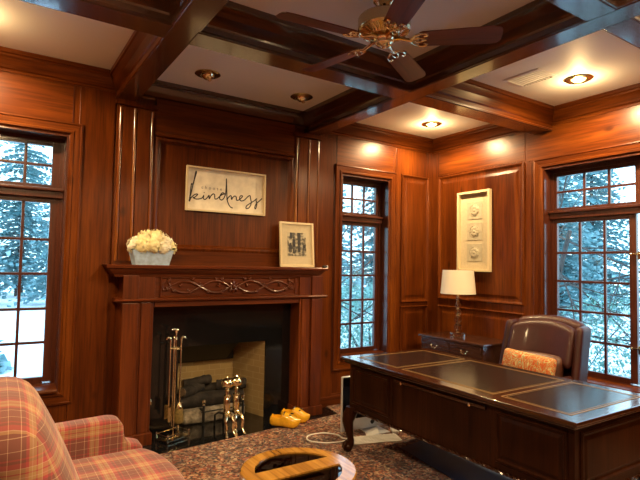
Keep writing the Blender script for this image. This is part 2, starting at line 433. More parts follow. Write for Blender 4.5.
def boxuv(o, s):
    me = o.data; uv = me.uv_layers.new(name='UVMap')
    for p in me.polygons:
        n = p.normal; ax = max(range(3), key=lambda i: abs(n[i]))
        for li in p.loop_indices:
            c = me.vertices[me.loops[li].vertex_index].co
            uv.data[li].uv = {0: (c.y*s, c.z*s), 1: (c.x*s, c.z*s), 2: (c.y*s, c.x*s)}[ax]
def struct(name, bm, m, label, cat, parent=None, bevel=0):
    o = obj(name, bm, m, parent, bevel=bevel)
    if parent is None: tag(o, label, cat, kind='structure')
    return o

# ------------------------------------------------------------------ dimensions
XL, YF, ZC, ZB = -5.45, -6.1, 3.08, 2.86      # left wall, front wall, ceiling, beam underside
T = .22                                        # wall thickness
CX = -2.727                                    # fireplace centre line
WZ0, WZ1 = .47, 2.50                           # window openings
FB = (-3.16, -2.294, .745)                     # firebox opening
# ------------------------------------------------------------------ shell
bm = B(); box(bm, XL-T, T, YF-T, T, -.1, 0)
struct('floor', bm, FLOORM, 'dark wooden floor under the patterned rug', 'floor')
bm = B(); box(bm, XL-T, T, YF-T, T, ZC, ZC+.12)
struct('ceiling', bm, PLASTER, 'pale plaster ceiling inside the coffers', 'ceiling')
def wall_x(bm, y0, y1, x0, x1, holes):
    xs = x0
    for a, b, z0, z1 in sorted(holes):
        box(bm, xs, a, y0, y1, 0, ZC)
        if z0 > 0: box(bm, a, b, y0, y1, 0, z0)
        box(bm, a, b, y0, y1, z1, ZC); xs = b
    box(bm, xs, x1, y0, y1, 0, ZC)
WIN_L = (-4.86, -4.10); WIN_C = (-1.40, -.72); WIN_R = (-3.17, -1.51)
bm = B(); wall_x(bm, 0, T, XL-T, T, [(*WIN_L, WZ0, WZ1), (FB[0], FB[1], 0, FB[2]), (*WIN_C, WZ0, WZ1)])
wall_back = struct('wall_back', bm, WV, 'stained pine plank wall behind the fireplace', 'wall')
bm = B()
ys = YF-T
for a, b in (WIN_R,):
    box(bm, 0, T, ys, a, 0, ZC); box(bm, 0, T, a, b, 0, WZ0); box(bm, 0, T, a, b, WZ1, ZC); ys = b
box(bm, 0, T, ys, 0, 0, ZC)
wall_right = struct('wall_right', bm, WV, 'stained pine panelled wall behind the desk', 'wall')
bm = B(); box(bm, XL-T, XL, YF-T, 0, 0, ZC); struct('wall_left', bm, WV, 'stained pine wall beside the armchair', 'wall')
WIN_F = ()
bm = B(); wall_x(bm, YF-T, YF, XL, 0, [(*q, WZ0, WZ1) for q in WIN_F]); struct('wall_front', bm, WV, 'stained pine wall opposite the fireplace', 'wall')

# ------------------------------------------------------------------ coffered ceiling
XB = [(-3.755, -3.605), (-1.89, -1.735)]
YB = [(-1.60, -1.415), (-3.14, -2.99), (-4.70, -4.55)]
n = 0
for a, b in XB:
    bm = B(); box(bm, a, b, YF, 0, ZB, ZC); n += 1
    struct('trim_%d' % n, bm, BY, ['dark varnished ceiling beam over the left side of the fireplace', 'dark varnished ceiling beam over the right side of the fireplace'][n-1], 'beam', bevel=.004)
for k, (a, b) in enumerate(YB):
    bm = B()
    xs = XL
    for p, q in XB+[(0, 0)]:
        if p-xs > .01: box(bm, xs, p, a, b, ZB, ZC)
        xs = q
    n += 1
    struct('trim_%d' % n, bm, BX, ['dark ceiling cross beam nearest the fireplace wall', 'dark ceiling cross beam passing above the desk end', 'dark ceiling cross beam nearest the camera'][k], 'beam', bevel=.004)
CRP = [(-.01, 0), (.012, 0), (.016, .018), (.01, .026), (.022, .034), (.03, .06), (.05, .098), (.062, .112), (.062, .128), (.075, .134), (.075, .165), (-.01, .165)]
BMP = [(-.01, 0), (.01, 0), (.012, .012), (.004, .018), (.004, .05), (.014, .06), (.02, .08), (.03, .12), (.05, .16), (.056, .175), (.068, .18), (.068, .215), (-.01, .215)]
xe = [XL]+[c for p in XB for c in p]+[0]; ye = [YF]+[c for p in sorted(YB) for c in p]+[0]
xb = [(xe[i], xe[i+1]) for i in range(0, len(xe), 2)]; yb = [(ye[i], ye[i+1]) for i in range(0, len(ye), 2)]
for i, (x0, x1) in enumerate(xb):
    for j, (y0, y1) in enumerate(yb):
        n += 1
        bx, by = B(), B()
        for (p0, p1, nr, iswall, tgt) in (((x0, y1), (x1, y1), (0, -1, 0), y1 == 0, bx), ((x1, y0), (x0, y0), (0, 1, 0), y0 == YF, bx),
                                          ((x1, y1), (x1, y0), (-1, 0, 0), x1 == 0, by), ((x0, y0), (x0, y1), (1, 0, 0), x0 == XL, by)):
            zb = 2.915 if iswall else 2.865
            molding(tgt, CRP if iswall else BMP, (*p0, zb), (*p1, zb), nr, 1, 1)
        wall_side = (j == 3 and i != 1) or i == 2
        rn = ['left-hand', 'middle', 'right-hand'][i]; cn = ['behind the camera', 'above the camera', 'around the middle of the room', 'along the fireplace wall'][j]
        o = obj('trim_%d' % n, bx, BX if not wall_side else WX)
        tag(o, 'crown moulding of the %s ceiling coffer %s' % (rn, cn), 'moulding', kind='structure')
        me2 = obj('crown_side', by, BY if not wall_side else WY, o)

# ------------------------------------------------------------------ wall dressing
def casing(bm, O, U, W, Nn, w, h):
    ring(bm, O, U, W, Nn, w, h, [(0, -.005), (0, .03), (.012, .034), (.02, .026), (.06, .022), (.068, .03), (.085, .03), (.093, .018), (.1, .014), (.1, -.005)], two=True)
def window(idx, label, O, U, Nn, w, cols_fn, hand=False):
    """O: lower corner of the opening on the room face; U along, Nn into the room"""
    O, U, Nn = V(O), V(U), V(Nn); Z = V((0, 0, 1)); h = WZ1-WZ0
    t = thing('window_%d' % idx, label, 'window', O, 0, kind='structure')
    bm = B(); casing(bm, O-U*.1-Z*.1, U, Z, Nn, w+.2, h+.2); obj('casing', bm, [WV, WX if abs(U.x) > .5 else WY], t)
    D = .15 if not hand else .12
    bm = B()   # jamb lining and outer frame
    ring(bm, O, U, Z, Nn, w, h, [(0, .012), (.014, .012), (.014, -D+.03), (.045, -D+.03), (.045, -D-.03), (0, -D-.03)])
    obj('window_frame', bm, SASH, t)
    bm = B()
    def bar(a0, a1, z0, z1, d0, d1):
        P = [O+U*a+Nn*d+Z*(z-WZ0) for a in (a0, a1) for d in (d0, d1) for z in (z0, z1)]
        v = [bm.verts.new(p) for p in P]
        for f in ((0, 1, 3, 2), (4, 6, 7, 5), (0, 4, 5, 1), (2, 3, 7, 6), (0, 2, 6, 4), (1, 5, 7, 3)): bm.faces.new([v[i] for i in f])
    bar(.014, w-.014, 1.995, 2.065, -D-.02, -D+.055); bar(.014, w-.014, 2.05, 2.075, -D-.02, -D+.08)
    obj('transom_bar', bm, SASH, t, bevel=.006)
    up, lo, stiles = cols_fn
    bm = B()
    zt = [2.105, 2.262, 2.42]; zl = [.565, .837, 1.105, 1.385, 1.66, 1.955]
    m = .011
    for rails, cs in ((zt, up), (zl, lo)):
        for grp in cs:
            g0, g1 = grp[0], grp[-1]
            bar(g0-.06, g0, rails[0]-.04, rails[-1]+.04, -D-.02, -D+.02); bar(g1, g1+.06, rails[0]-.04, rails[-1]+.04, -D-.02, -D+.02)
            bar(g0, g1, rails[0]-.06, rails[0], -D-.02, -D+.02); bar(g0, g1, rails[-1], rails[-1]+.045, -D-.02, -D+.02)
            for c in grp[1:-1]: bar(c-m, c+m, rails[0], rails[-1], -D-.012, -D+.014)
            for z in rails[1:-1]: bar(g0, g1, z-m, z+m, -D-.011, -D+.013)
    obj('sash', bm, SASH, t, bevel=.003)
    bm = B()
    for rails, cs in ((zt, up), (zl, lo)):
        for grp in cs: bar(grp[0]-.005, grp[-1]+.005, rails[0]-.005, rails[-1]+.005, -D-.003, -D+.001)
    obj('glass', bm, GLASS, t)
    bm = B(); P = [(0, -.03), (.06, -.03), (.068, -.015), (.06, 0), (-.115, .012), (-.115, -.03)]
    prism(bm, P, lambda a, b_: O-U*(-.014)+Nn*a+Z*(b_+.03), lambda a, b_: O+U*(w-.014)+Nn*a+Z*(b_+.03))
    obj('sill', bm, WX if abs(U.x) > .5 else WY, t)
    if hand:
        for z in (1.63, .82):
            bm = B()
            c = O+U*(w/2-.0)+Nn*(-D+.03)+Z*(z-WZ0)
            obox(bm, c, (.012, .03, .07)); obox(bm, c+V((-.018, .02, .012)), (.022, .075, .016)); ball(bm, c+V((-.02, .058, .012)), .014)
            obj('latch', bm, BRASS, t, bevel=.003)
    return t
def cols(a, b, k): return [[a+(b-a)*i/k for i in range(k+1)]]
wl = WIN_L[1]-WIN_L[0]
window(1, 'tall many-paned wooden window left of the fireplace, above the armchair', (WIN_L[0], 0, WZ0), (1, 0, 0), (0, -1, 0), wl, (cols(.1, wl-.1, 3), cols(.1, wl-.1, 3), None))
wc = WIN_C[1]-WIN_C[0]
window(2, 'narrow many-paned wooden window right of the fireplace', (WIN_C[0], 0, WZ0), (1, 0, 0), (0, -1, 0), wc, (cols(.085, wc-.085, 3), cols(.085, wc-.085, 3), None))
wr = WIN_R[1]-WIN_R[0]
up = [[.075, .345, .575, .80], [.86, 1.085, 1.315, wr-.075]]
lo = [[.075, .3, .53, .745], [.915, 1.13, 1.36, wr-.075]]
window(3, 'wide double casement window behind the leather chair', (0, WIN_R[0], WZ0), (0, 1, 0), (-1, 0, 0), wr, (up, lo, None), True)

for k, q in enumerate(WIN_F):
    window(4+k, 'wide casement window behind the camera, %s' % ('at the armchair end' if k == 0 else 'at the desk end'), (q[1], YF, WZ0), (-1, 0, 0), (0, 1, 0), 1.6, (up, lo, None), True)

def panel(bm, O, U, Nn, w, h):
    ring(bm, O, U, (0, 0, 1), Nn, w, h, [(-.03, -.002), (-.03, .012), (-.022, .022), (-.01, .016), (0, .006), (.012, .003), (.03, .003), (.06, .013)], fill=True, close=False)
# right part of the back wall and the right wall: raised panels
pt = thing('trim_40', 'raised pine panels between narrow window and room corner', 'panelling', (-.3, 0, 0), kind='structure')
for z0, z1 in ((1.10, 2.57), (.2, 1.0)):
    bm = B(); panel(bm, (-.50, 0, z0), (1, 0, 0), (0, -1, 0), .39, z1-z0); obj('panel', bm, WV, pt)
pt = thing('trim_41', 'raised pine panels behind the lamp and shadow box', 'panelling', (0, -.7, 0), kind='structure')
for z0, z1 in ((1.15, 2.57), (.2, 1.01)):
    bm = B(); panel(bm, (0, -1.26, z0), (0, 1, 0), (-1, 0, 0), 1.12, z1-z0); obj('panel', bm, WV, pt)
bm = B()
box(bm, -.095, 0, -.014, 0, .0, 2.915); box(bm, -.014, 0, -.11, 0, 0, 2.915)
struct('trim_42', bm, WV, 'plain corner boards where the two panelled walls meet', 'trim', bevel=.003)
bm = B()
box(bm, -1.715, -1.50, -.016, 0, 0, 2.87); box(bm, -.62, -.545, -.01, 0, .1, 2.90)
box(bm, -4.03, -3.76, -.016, 0, 0, 2.915)
struct('trim_43', bm, WV, 'upright pine boards beside the fireplace and windows', 'trim', bevel=.003)
BBP = [(0, 0), (.02, 0), (.02, .10), (.012, .115), (.012, .125), (0, .13)]
for nm, p0, p1, nr in (('back', (-1.715, 0, 0), (0, 0, 0), (0, -1, 0)), ('right', (0, 0, 0), (0, YF, 0), (-1, 0, 0)), ('left', (XL, YF, 0), (XL, 0, 0), (1, 0, 0))):
    bm = B(); molding(bm, BBP, p0, p1, nr)
    if nm == 'back': molding(bm, BBP, (XL, 0, 0), (-3.76, 0, 0), nr)
    struct('baseboard_'+nm, bm, WX if nm == 'back' else WY, 'stained pine baseboard along the %s wall' % nm, 'baseboard')
# overmantel: fluted pilasters, framed panel and frieze
ot = thing('trim_44', 'pine overmantel with fluted pilasters and one framed panel', 'panelling', (CX, 0, 1.47), kind='structure')
for s in (-1, 1):
    bm = B()
    a = CX+s*.70; b = CX+s*1.02
    box(bm, min(a, b), max(a, b), -.03, 0, 1.46, 2.84)
    for k in range(3):
        c = CX+s*(.735+.112*k+.02)
        if k < 2: box(bm, min(CX+s*(.75+.14*k), CX+s*(.855+.12*k)), max(CX+s*(.75+.14*k), CX+s*(.855+.12*k)), -.044, -.03, 1.5, 2.80)
    box(bm, min(a, b)-.015, max(a, b)+.015, -.055, 0, 2.82, 2.86)
    pa = obj('pilaster', bm, WV, ot)
    for e in (.73, .875, .99):
            bm = B(); c = CX+s*e; cyl(bm, (c, -.034, 1.5), (c, -.034, 2.80), .0135, seg=16); obj('bead', bm, BEAD, pa)
bm = B(); ring(bm, (CX-.70, 0, 1.60), (1, 0, 0), (0, 0, 1), (0, -1, 0), 1.40, 1.0, [(0, 0), (0, .03), (.02, .04), (.035, .034), (.045, .016), (.055, .006), (.07, .005)], fill=True, close=False)
obj('panel', bm, WV, ot)
bm = B(); box(bm, CX-.70, CX+.70, -.028, 0, 1.46, 1.605); obj('rail', bm, WX, ot, bevel=.003)
bm = B(); box(bm, CX-.70, CX+.70, -.034, 0, 2.60, 2.93); molding(bm, [(0, 0), (.05, 0), (.055, .02), (.04, .03), (.03, .05), (0, .05)], (CX-.70, 0, 2.6), (CX+.70, 0, 2.6), (0, -1, 0))
obj('frieze_board', bm, WX, ot)
bm = B(); box(bm, -1.512, -1.5, -.02, 0, .36, 2.6); box(bm, -4.08, -4.073, -.006, 0, 2.6, 2.96); box(bm, -.652, -.644, -.003, 0, 2.58, 2.92); box(bm, -1.478, -1.47, -.003, 0, 2.58, 2.90)  # first box is a dark strip standing in for a shadow gap
struct('trim_45', bm, SASH, 'thin dark board seams above the windows and a painted shadow strip beside one', 'trim')

bm = B(); box(bm, XL, -4.08, -.005, 0, 2.605, 2.92); box(bm, -1.47, -.655, -.005, 0, 2.605, 2.92)
struct('trim_46', bm, WX, 'horizontal frieze boards above the windows of the fireplace wall', 'trim')
bm = B(); box(bm, -.005, 0, -1.30, -.11, 2.62, 2.92); box(bm, -.005, 0, -5.9, -1.33, 2.605, 2.92)
struct('trim_47', bm, WY, 'horizontal frieze boards above the panels and window of the desk wall', 'trim')
# ------------------------------------------------------------------ fireplace
fp = thing('fireplace', 'cherry wood mantelpiece with black granite surround and open firebox', 'fireplace', (CX, 0, 0))
LXo, LXi = .965, .705
for s in (-1, 1):
    bm = B()
    x0, x1 = sorted((CX+s*LXi, CX+s*LXo))
    box(bm, x0, x1, -.19, 0, .0042, 1.165)
    o0, o1 = sorted((CX+s*.835, CX+s*(LXo-.005)))
    box(bm, o0, o1, -.215, -.18, .10, 1.16)
    i0, i1 = sorted((CX+s*(LXi+.025), CX+s*.81))
    box(bm, i0, i1, -.202, -.18, .10, 1.16)
    box(bm, x0-.012, x1+.012, -.228, 0, .0042, .10)
    obj('pilaster', bm, MV, fp, bevel=.006)
    bm = B()
    box(bm, min(CX+s*.70, CX+s*.955), max(CX+s*.70, CX+s*.955), -.20, 0, 1.19, 1.385)
    box(bm, o0, o1, -.215, -.18, 1.19, 1.385)
    obj('frieze_block', bm, MV, fp, bevel=.005)
bm = B(); box(bm, CX-.70, CX+.70, -.19, 0, 1.12, 1.17); box(bm, CX-.70, CX+.70, -.182, 0, 1.17, 1.39)
ring(bm, (CX-.66, -.182, 1.195), (1, 0, 0), (0, 0, 1), (0, -1, 0), 1.32, .18, [(0, 0), (0, .012), (.008, .016), (.018, .004), (.018, 0)])
fz = obj('frieze', bm, MX, fp, bevel=.003)
bm = B()
prof = [(0, 1.165), (.21, 1.165), (.225, 1.172), (.232, 1.182), (.225, 1.192), (.21, 1.196), (0, 1.196)]
ov = lambda d: (d if d else .21)-.175
prism(bm, prof, lambda d, z: V((CX-LXo-ov(d), -d, z)), lambda d, z: V((CX+LXo+ov(d)-.01, -d, z)))
obj('lower_moulding', bm, MX, fp)
bm = B()
prof = [(0, 1.372), (.202, 1.372), (.21, 1.385), (.214, 1.396), (.224, 1.398), (.232, 1.405), (.25, 1.426), (.256, 1.437), (.268, 1.438), (.28, 1.444), (.282, 1.462), (.276, 1.469), (0, 1.469)]
ov = lambda d, z: (d if d else (.20 if z < 1.4 else .276))-.177
prism(bm, prof, lambda d, z: V((CX-LXo-ov(d, z)-.03, -d, z)), lambda d, z: V((CX+LXo+ov(d, z)-.085, -d, z)))
obj('mantel_shelf', bm, MX, fp)
# carved scroll
bm = B(); zc = 1.285; yc = -.186
for s in (-1, 1):
    for ph in (1, -1):
        pts = [(CX+s*(.035+.55*t), yc-.006, zc+ph*.054*math.sin(PI*(t*2.0+.0))*(1-.12*t)) for t in [i/40 for i in range(41)]]
        tube(bm, pts, [.0105]*35+[.010, .009, .008, .007, .006, .005], 8)
    for k, (u, w_, a) in enumerate(((.12, .0, .6), (.16, .058, -.5), (.21, -.058, .5), (.29, .0, -.6), (.34, .058, .7), (.39, -.055, -.7), (.44, .0, .4), (.09, -.055, .9), (.53, .045, .8), (.56, -.03, -.4), (.10, .055, .3), (.50, -.045, .2))):
        for q in (-.55, .0, .55):
            rot = Matrix.Rotation(a*s+q, 4, 'Y')
            ball(bm, V((CX+s*u*1.08, yc-.004, zc+w_))+rot @ V((0, 0, .018)), .021, 8, (.45, .6, 1), rot)
    tube(bm, smooth_path([(CX+s*.57, yc, zc), (CX+s*.60, yc, zc+.045), (CX+s*.64, yc, zc+.02), (CX+s*.63, yc, zc-.025), (CX+s*.60, yc, zc-.012)], 5), .009, 8)
for k in range(8):
    rot = Matrix.Rotation(k*PI/4, 4, 'Y'); ball(bm, V((CX, yc-.005, zc))+rot @ V((0, 0, .03)), .032, 8, (.5, .45, 1), rot)
ball(bm, (CX, yc-.014, zc), .022, 10)
obj('carved_scroll', bm, MX, fz)
# granite surround, hearth, firebox
bm = B()
box(bm, CX-LXi, FB[0], -.02, 0, .0042, 1.12); box(bm, FB[1], CX+LXi, -.02, 0, .0042, 1.12); box(bm, FB[0], FB[1], -.02, 0, FB[2], 1.12)
obj('granite_surround', bm, BLACK, fp)
bm = B(); box(bm, -3.86, -1.585, -.62, 0, 0, .004); box(bm, FB[0], FB[1], 0, .5, 0, .004)
obj('hearth', bm, BLACK, fp, label='polished black stone hearth slab')
bm = B(); d = .44
def quad(bm, *p): bm.faces.new([bm.verts.new(q) for q in p])
xl, xr = FB[0], FB[1]; bl, brr = xl+.10, xr-.14
box(bm, bl, brr, d, d+.04, .004, .62)
for a, b in (((xl, 0), (bl, d)), ((xr, 0), (brr, d))):
    s = -.04 if a[0] == xl else .04
    prism(bm, [(a[0], .0), (b[0], d), (b[0]+s, d), (a[0]+s, .0)], lambda x, y: V((x, y, .004)), lambda x, y: V((x, y, FB[2])))
obj('firebrick_lining', bm, TANBRICK, fp, label='tan firebrick lining of the firebox')
bm = B(); box(bm, xl-.05, xr+.05, 0.20, d+.04, .745, .8); box(bm, bl-.02, brr-.02, d-.05, d, .52, .75); box(bm, xl-.06, xr+.06, d+.04, d+.06, 0, .8)
prism(bm, [(.06, .745), (.40, .52), (.42, .54), (.08, .765)], lambda y, z: V((bl-.06, y, z)), lambda y, z: V((brr-.10, y, z)))
obj('smoke_chamber_dark', bm, IRON, fp)  # black plates standing in for the darkness of the smoke chamber
bm = B(); c = V((CX-LXi+.03, -.02, .30)); lathe(bm, [(.006, 0), (.022, 0), (.024, .006), (.012, .012), (.008, .03), (.018, .034), (.018, .048), (.01, .052)], (0, 0, 0), 14)
bmesh.ops.transform(bm, matrix=Matrix.Translation(c) @ Matrix.Rotation(PI/2, 4, 'X'), verts=bm.verts)
obj('gas_valve_knob', bm, BRASS, fp)

# logs, embers, grate
bm = B()
rbox(bm, (.62, .26, .13), .03, 3, lambda p: p+V((0, 0, .016*noise.noise(p*19))))
bmesh.ops.transform(bm, matrix=Matrix.Translation((-2.75, .22, .074)), verts=bm.verts)
tag(obj('ash_bed', bm, ASH), 'pale bed of ash and embers under the fireplace logs', 'ash', kind='stuff')
logs = [((-2.78, .17, .205), .66, .07, 0, 'thickest charred log lying in front across the grate'),
        ((-2.80, .28, .285), .38, .05, -12, 'charred log lying behind, on top of the thick front log'),
        ((-2.97, .16, .315), .26, .048, 35, 'short charred log on the left end of the pile'),
        ((-2.90, .22, .365), .27, .042, 6, 'topmost charred log of the fireplace pile'),
        ((-2.56, .18, .315), .28, .05, -22, 'charred log on the right end, behind the andirons')]
for i, (c, L, r, a, lab) in enumerate(logs):
    bm = B(); ns = 22
    for k in range(ns+1): pass
    pts = [(L*(k/ns-.5), .012*math.sin(3*k/ns+i), .008*math.cos(4*k/ns+i)) for k in range(ns+1)]
    tube(bm, pts, [r*(1+.12*noise.noise(V((k*.5, i*3.1, 0)))) for k in range(ns+1)], 20)
    for v in bm.verts: v.co += v.normal*0 + V((0, 1, 0))*(.007*noise.noise(v.co*28+V((i*7, 0, 0)))) + V((0, 0, 1))*(.007*noise.noise(v.co*31+V((0, i*5, 0))))
    t = thing('fire_log', lab, 'log', c, R(a), 'charred logs in the fireplace'); obj('bark', bm, LOGM, t, world=False)
    for s in (-1, 1):
        bm = B(); cyl(bm, (s*(L/2-.002), 0, 0), (s*(L/2+.004), 0, 0), r*.82, seg=16); obj('cut_end', bm, LOGEND, t, world=False)
g = thing('fire_grate', 'black iron log grate with small brass ball finials in the firebox', 'grate', (-2.69, .0, .004))
bm = B()
for x in (-2.89, -2.50): cyl(bm, (x, .03, .004), (x, .03, .185), .012, seg=10)
cyl(bm, (-2.91, .03, .125), (-2.48, .03, .135), .007, seg=8)
for x in (-2.89, -2.50): box(bm, x-.008, x+.008, .03, .36, .13, .142)
cyl(bm, (-2.89, .35, .004), (-2.89, .35, .14), .01, seg=8); cyl(bm, (-2.50, .35, .004), (-2.50, .35, .14), .01, seg=8)
obj('bars', bm, IRON, g)
for x in (-2.89, -2.50):
    bm = B(); lathe(bm, [(.012, 0), (.016, .006), (.01, .014), (.018, .026), (.02, .036), (.014, .05), (.004, .056)], (x, .03, .185), 14); obj('finial', bm, BRASS, g)
# andirons
def andiron(x, y, lab):
    t = thing('andiron', lab, 'andiron', (x, y, .004), 0, 'brass andirons on the hearth'); t.scale = (1.15, 1.1, 1.02)
    bm = B(); lathe(bm, [(.02, .17), (.03, .175), (.032, .185), (.022, .195), (.026, .205), (.026, .30), (.02, .31), (.03, .318), (.03, .328), (.018, .338), (.014, .36), (.02, .37), (.012, .38), (.01, .395)], seg=20); obj('column', bm, BRASS, t, world=False)
    bm = B(); ball(bm, (0, 0, .43), .048, 22); lathe(bm, [(.008, .465), (.012, .472), (.004, .49)], seg=12); obj('ball_finial', bm, BRASS, t, world=False)
    for s in (-1, 1):
        bm = B(); p = smooth_path([(0, 0, .17), (s*.018, -.04, .165), (s*.03, -.07, .12), (s*.025, -.075, .06), (s*.034, -.10, .014)], 6)
        tube(bm, p, [.016-.007*i/(len(p)-1) for i in range(len(p))], 10); ball(bm, (s*.035, -.105, .014), .0138, 10, (1, 1.3, 1)); obj('leg', bm, BRASS, t, world=False)
    bm = B(); tube(bm, [(0, 0, .16), (0, .05, .16), (0, .16, .14), (0, .24, .10), (0, .25, 0)], .009, 8); obj('log_bar', bm, IRON, t, world=False)
    return t
A1 = andiron(-2.80, -.29, 'brass andiron with ball top, nearer the fire tools')
A2 = copy_thing(A1, (-2.705, -.27, .004), 0, 'brass andiron with ball top, nearer the yellow clogs')

# fireplace tools
tc = V((-3.23, -.175, .004)); ta = R(22)
st = thing('fire_tool_stand', 'brass fireplace tool stand with railed tray on the hearth', 'tool stand', tc, ta)
bm = B(); box(bm, -.115, .115, -.075, .075, .012, .022)
for sx in (-1, 1):
    for sy in (-1, 1): ball(bm, (sx*.105, sy*.065, .0075), .0075, 8)
obj('tray', bm, BRASS, st, world=False)
bm = B(); tube(bm, [(-.112, -.072, .06), (.112, -.072, .06), (.112, .072, .06), (-.112, .072, .06)], .005, 8, True); obj('rail', bm, BRASS, st, world=False)
for sx in (-1, 1):
    for sy in (-1, 1):
        bm = B(); lathe(bm, [(.006, .02), (.008, .03), (.005, .045), (.008, .058), (.008, .064), (.003, .074)], (sx*.112, sy*.072, 0), 10); obj('post', bm, BRASS, st, world=False)
bm = B(); cyl(bm, (0, 0, .02), (0, 0, .83), .0065, seg=10); lathe(bm, [(.007, .83), (.012, .835), (.007, .845), (.007, .885), (.01, .9)], seg=12)
obj('shaft', bm, BRASS, st, world=False)
bm = B(); tube(bm, smooth_path([(0, 0, .89), (.0, 0, .905), (-.012, .0, .918), (-.032, -.0, .925), (-.045, 0, .922)], 5), [.010, .011, .012, .013, .013, .012, .011, .010, .0095, .009, .0085, .008, .0075, .007, .0065, .006, .0055, .005, .005, .005, .004], 10)
ball(bm, (.01, 0, .915), .013, 10, (1.6, .7, .8)); obj('bird_head_handle', bm, BRASS, st, world=False)
bm = B(); tube(bm, [(.04*math.cos(2*PI*k/20), .04*math.sin(2*PI*k/20), .76) for k in range(20)], .0045, 8, True)
for k in range(4): tube(bm, [(0, 0, .76), (.04*math.cos(k*PI/2), .04*math.sin(k*PI/2), .76)], .004, 6)
obj('hanging_ring', bm, BRASS, st, world=False)
def tool(kind, ang, lab):
    Rz = Matrix.Rotation(ta, 4, 'Z'); off = Rz @ V((.04*math.cos(ang), .04*math.sin(ang), 0))
    t = thing('fire_'+kind, lab, kind, tc+off, ta+ang, 'fireplace tools on the stand')
    bm = B(); cyl(bm, (.006, 0, .28), (.006, 0, .82), .006, seg=8); obj('rod', bm, BRASS, t, world=False)
    bm = B(); p = smooth_path([(.006, 0, .80), (.006, 0, .835), (.016, 0, .852), (.032, 0, .852), (.044, 0, .838)], 5); tube(bm, p, [.006+.004*math.sin(PI*i/(len(p)-1)) for i in range(len(p))], 8); obj('handle', bm, BRASS, t, world=False)
    if kind == 'brush':
        bm = B(); lathe(bm, [(.006, .30), (.018, .29), (.028, .262), (.03, .25)], (.006, 0, 0), 14); obj('ferrule', bm, BRASS, t, world=False)
        bm = B(); lathe(bm, [(.028, .255), (.036, .20), (.04, .14), (.034, .128)], (.006, 0, 0), 14); obj('bristles', bm, BRISTLE, t, world=False)
    elif kind == 'shovel':
        bm = B(); prism(bm, [(-.045, .28), (.045, .28), (.052, .17), (.036, .13), (-.036, .13), (-.052, .17)], lambda a, z: V((.0, a, z)), lambda a, z: V((.005, a, z)))
        box(bm, .005, .026, -.05, -.045, .16, .28); box(bm, .005, .026, .045, .05, .16, .28); obj('pan', bm, BRASSD, t, world=False, bevel=.002)
    else:
        bm = B(); tube(bm, smooth_path([(.006, 0, .28), (.006, 0, .16), (.006, 0, .10), (.006, 0, .09)], 4), .0048, 8); tube(bm, smooth_path([(.006, 0, .15), (.022, 0, .14), (.032, 0, .16), (.03, 0, .18)], 5), .004, 8); obj('hook', bm, BRASS, t, world=False)
    return t
tool('brush', R(-20), 'brass hearth brush with round bristle head hanging on the stand')
tool('shovel', R(160), 'brass ash shovel hanging on the left of the stand')
tool('poker', R(70), 'brass poker hanging at the back of the stand')

# yellow clogs
def clog(x, y, rz, lab):
    t = thing('wooden_clog', lab, 'clog', (x, y, .004), rz, 'pair of painted clogs'); t.scale = (1, 1.15, 1.3)
    bm = B(); L = .28; rows = []
    # stations along length: (s, half width, bottom z, top z)
    stn = [(0, .018, .022, .075), (.02, .038, .012, .092), (.06, .045, .008, .095), (.10, .044, .010, .092), (.125, .045, .010, .105), (.155, .049, .006, .108), (.19, .051, .003, .098), (.225, .047, .005, .082), (.25, .036, .012, .074), (.27, .022, .028, .072), (.285, .008, .048, .068)]
    sg = 20
    for s_, hw, z0, z1 in stn:
        rows.append([bm.verts.new((s_-.14, hw*math.copysign(abs(math.cos(2*PI*k/sg))**.8, math.cos(2*PI*k/sg)), (z0+z1)/2+(z1-z0)/2*math.copysign(abs(math.sin(2*PI*k/sg))**.85, math.sin(2*PI*k/sg)))) for k in range(sg)])
    for a, b in zip(rows, rows[1:]):
        for k in range(sg): bm.faces.new((a[k], a[(k+1) % sg], b[(k+1) % sg], b[k]))
    bm.faces.new(rows[0][::-1]); bm.faces.new(rows[-1])
    bmesh.ops.recalc_face_normals(bm, faces=bm.faces)
    fs = [f for f in bm.faces if f.normal.z > .45 and -.125 < f.calc_center_median().x < -.012]
    r = bmesh.ops.inset_region(bm, faces=fs, thickness=.006)
    bmesh.ops.translate(bm, vec=(0, 0, -.055), verts=list({v for f in fs for v in f.verts}))
    for f in fs: f.material_index = 1
    obj('body', bm, [CLOG, CLOGIN], t, world=False, ang=.9)
    bm = B(); ball(bm, (.128, 0, .058), .017, 12, (1.0, 1.0, .75)); obj('red_toe_tip', bm, CLOGR, t, world=False)
    for k in range(7):
        bm = B(); a = -1.75+k*.58; ball(bm, (.055+.012*math.cos(k*2.1), .034*math.sin(a), .052+.052*math.cos(a)), .012, 8, (1.2, .8, .35)); obj('painted_petal', bm, CLOGK, t, world=False)
    bm = B()
    tube(bm, [(-.005, .040*math.sin(a), .056+.056*math.cos(a)) for a in [(-1.2+.3*i) for i in range(9)]], .005, 6)
    obj('painted_scroll', bm, CLOGK, t, world=False)
    return t
clog(-2.27, -.395, R(-44), 'yellow painted wooden clog, the nearer one on the black hearth')
clog(-2.11, -.305, R(-50), 'yellow painted wooden clog, the farther one, nearer the mantel leg')

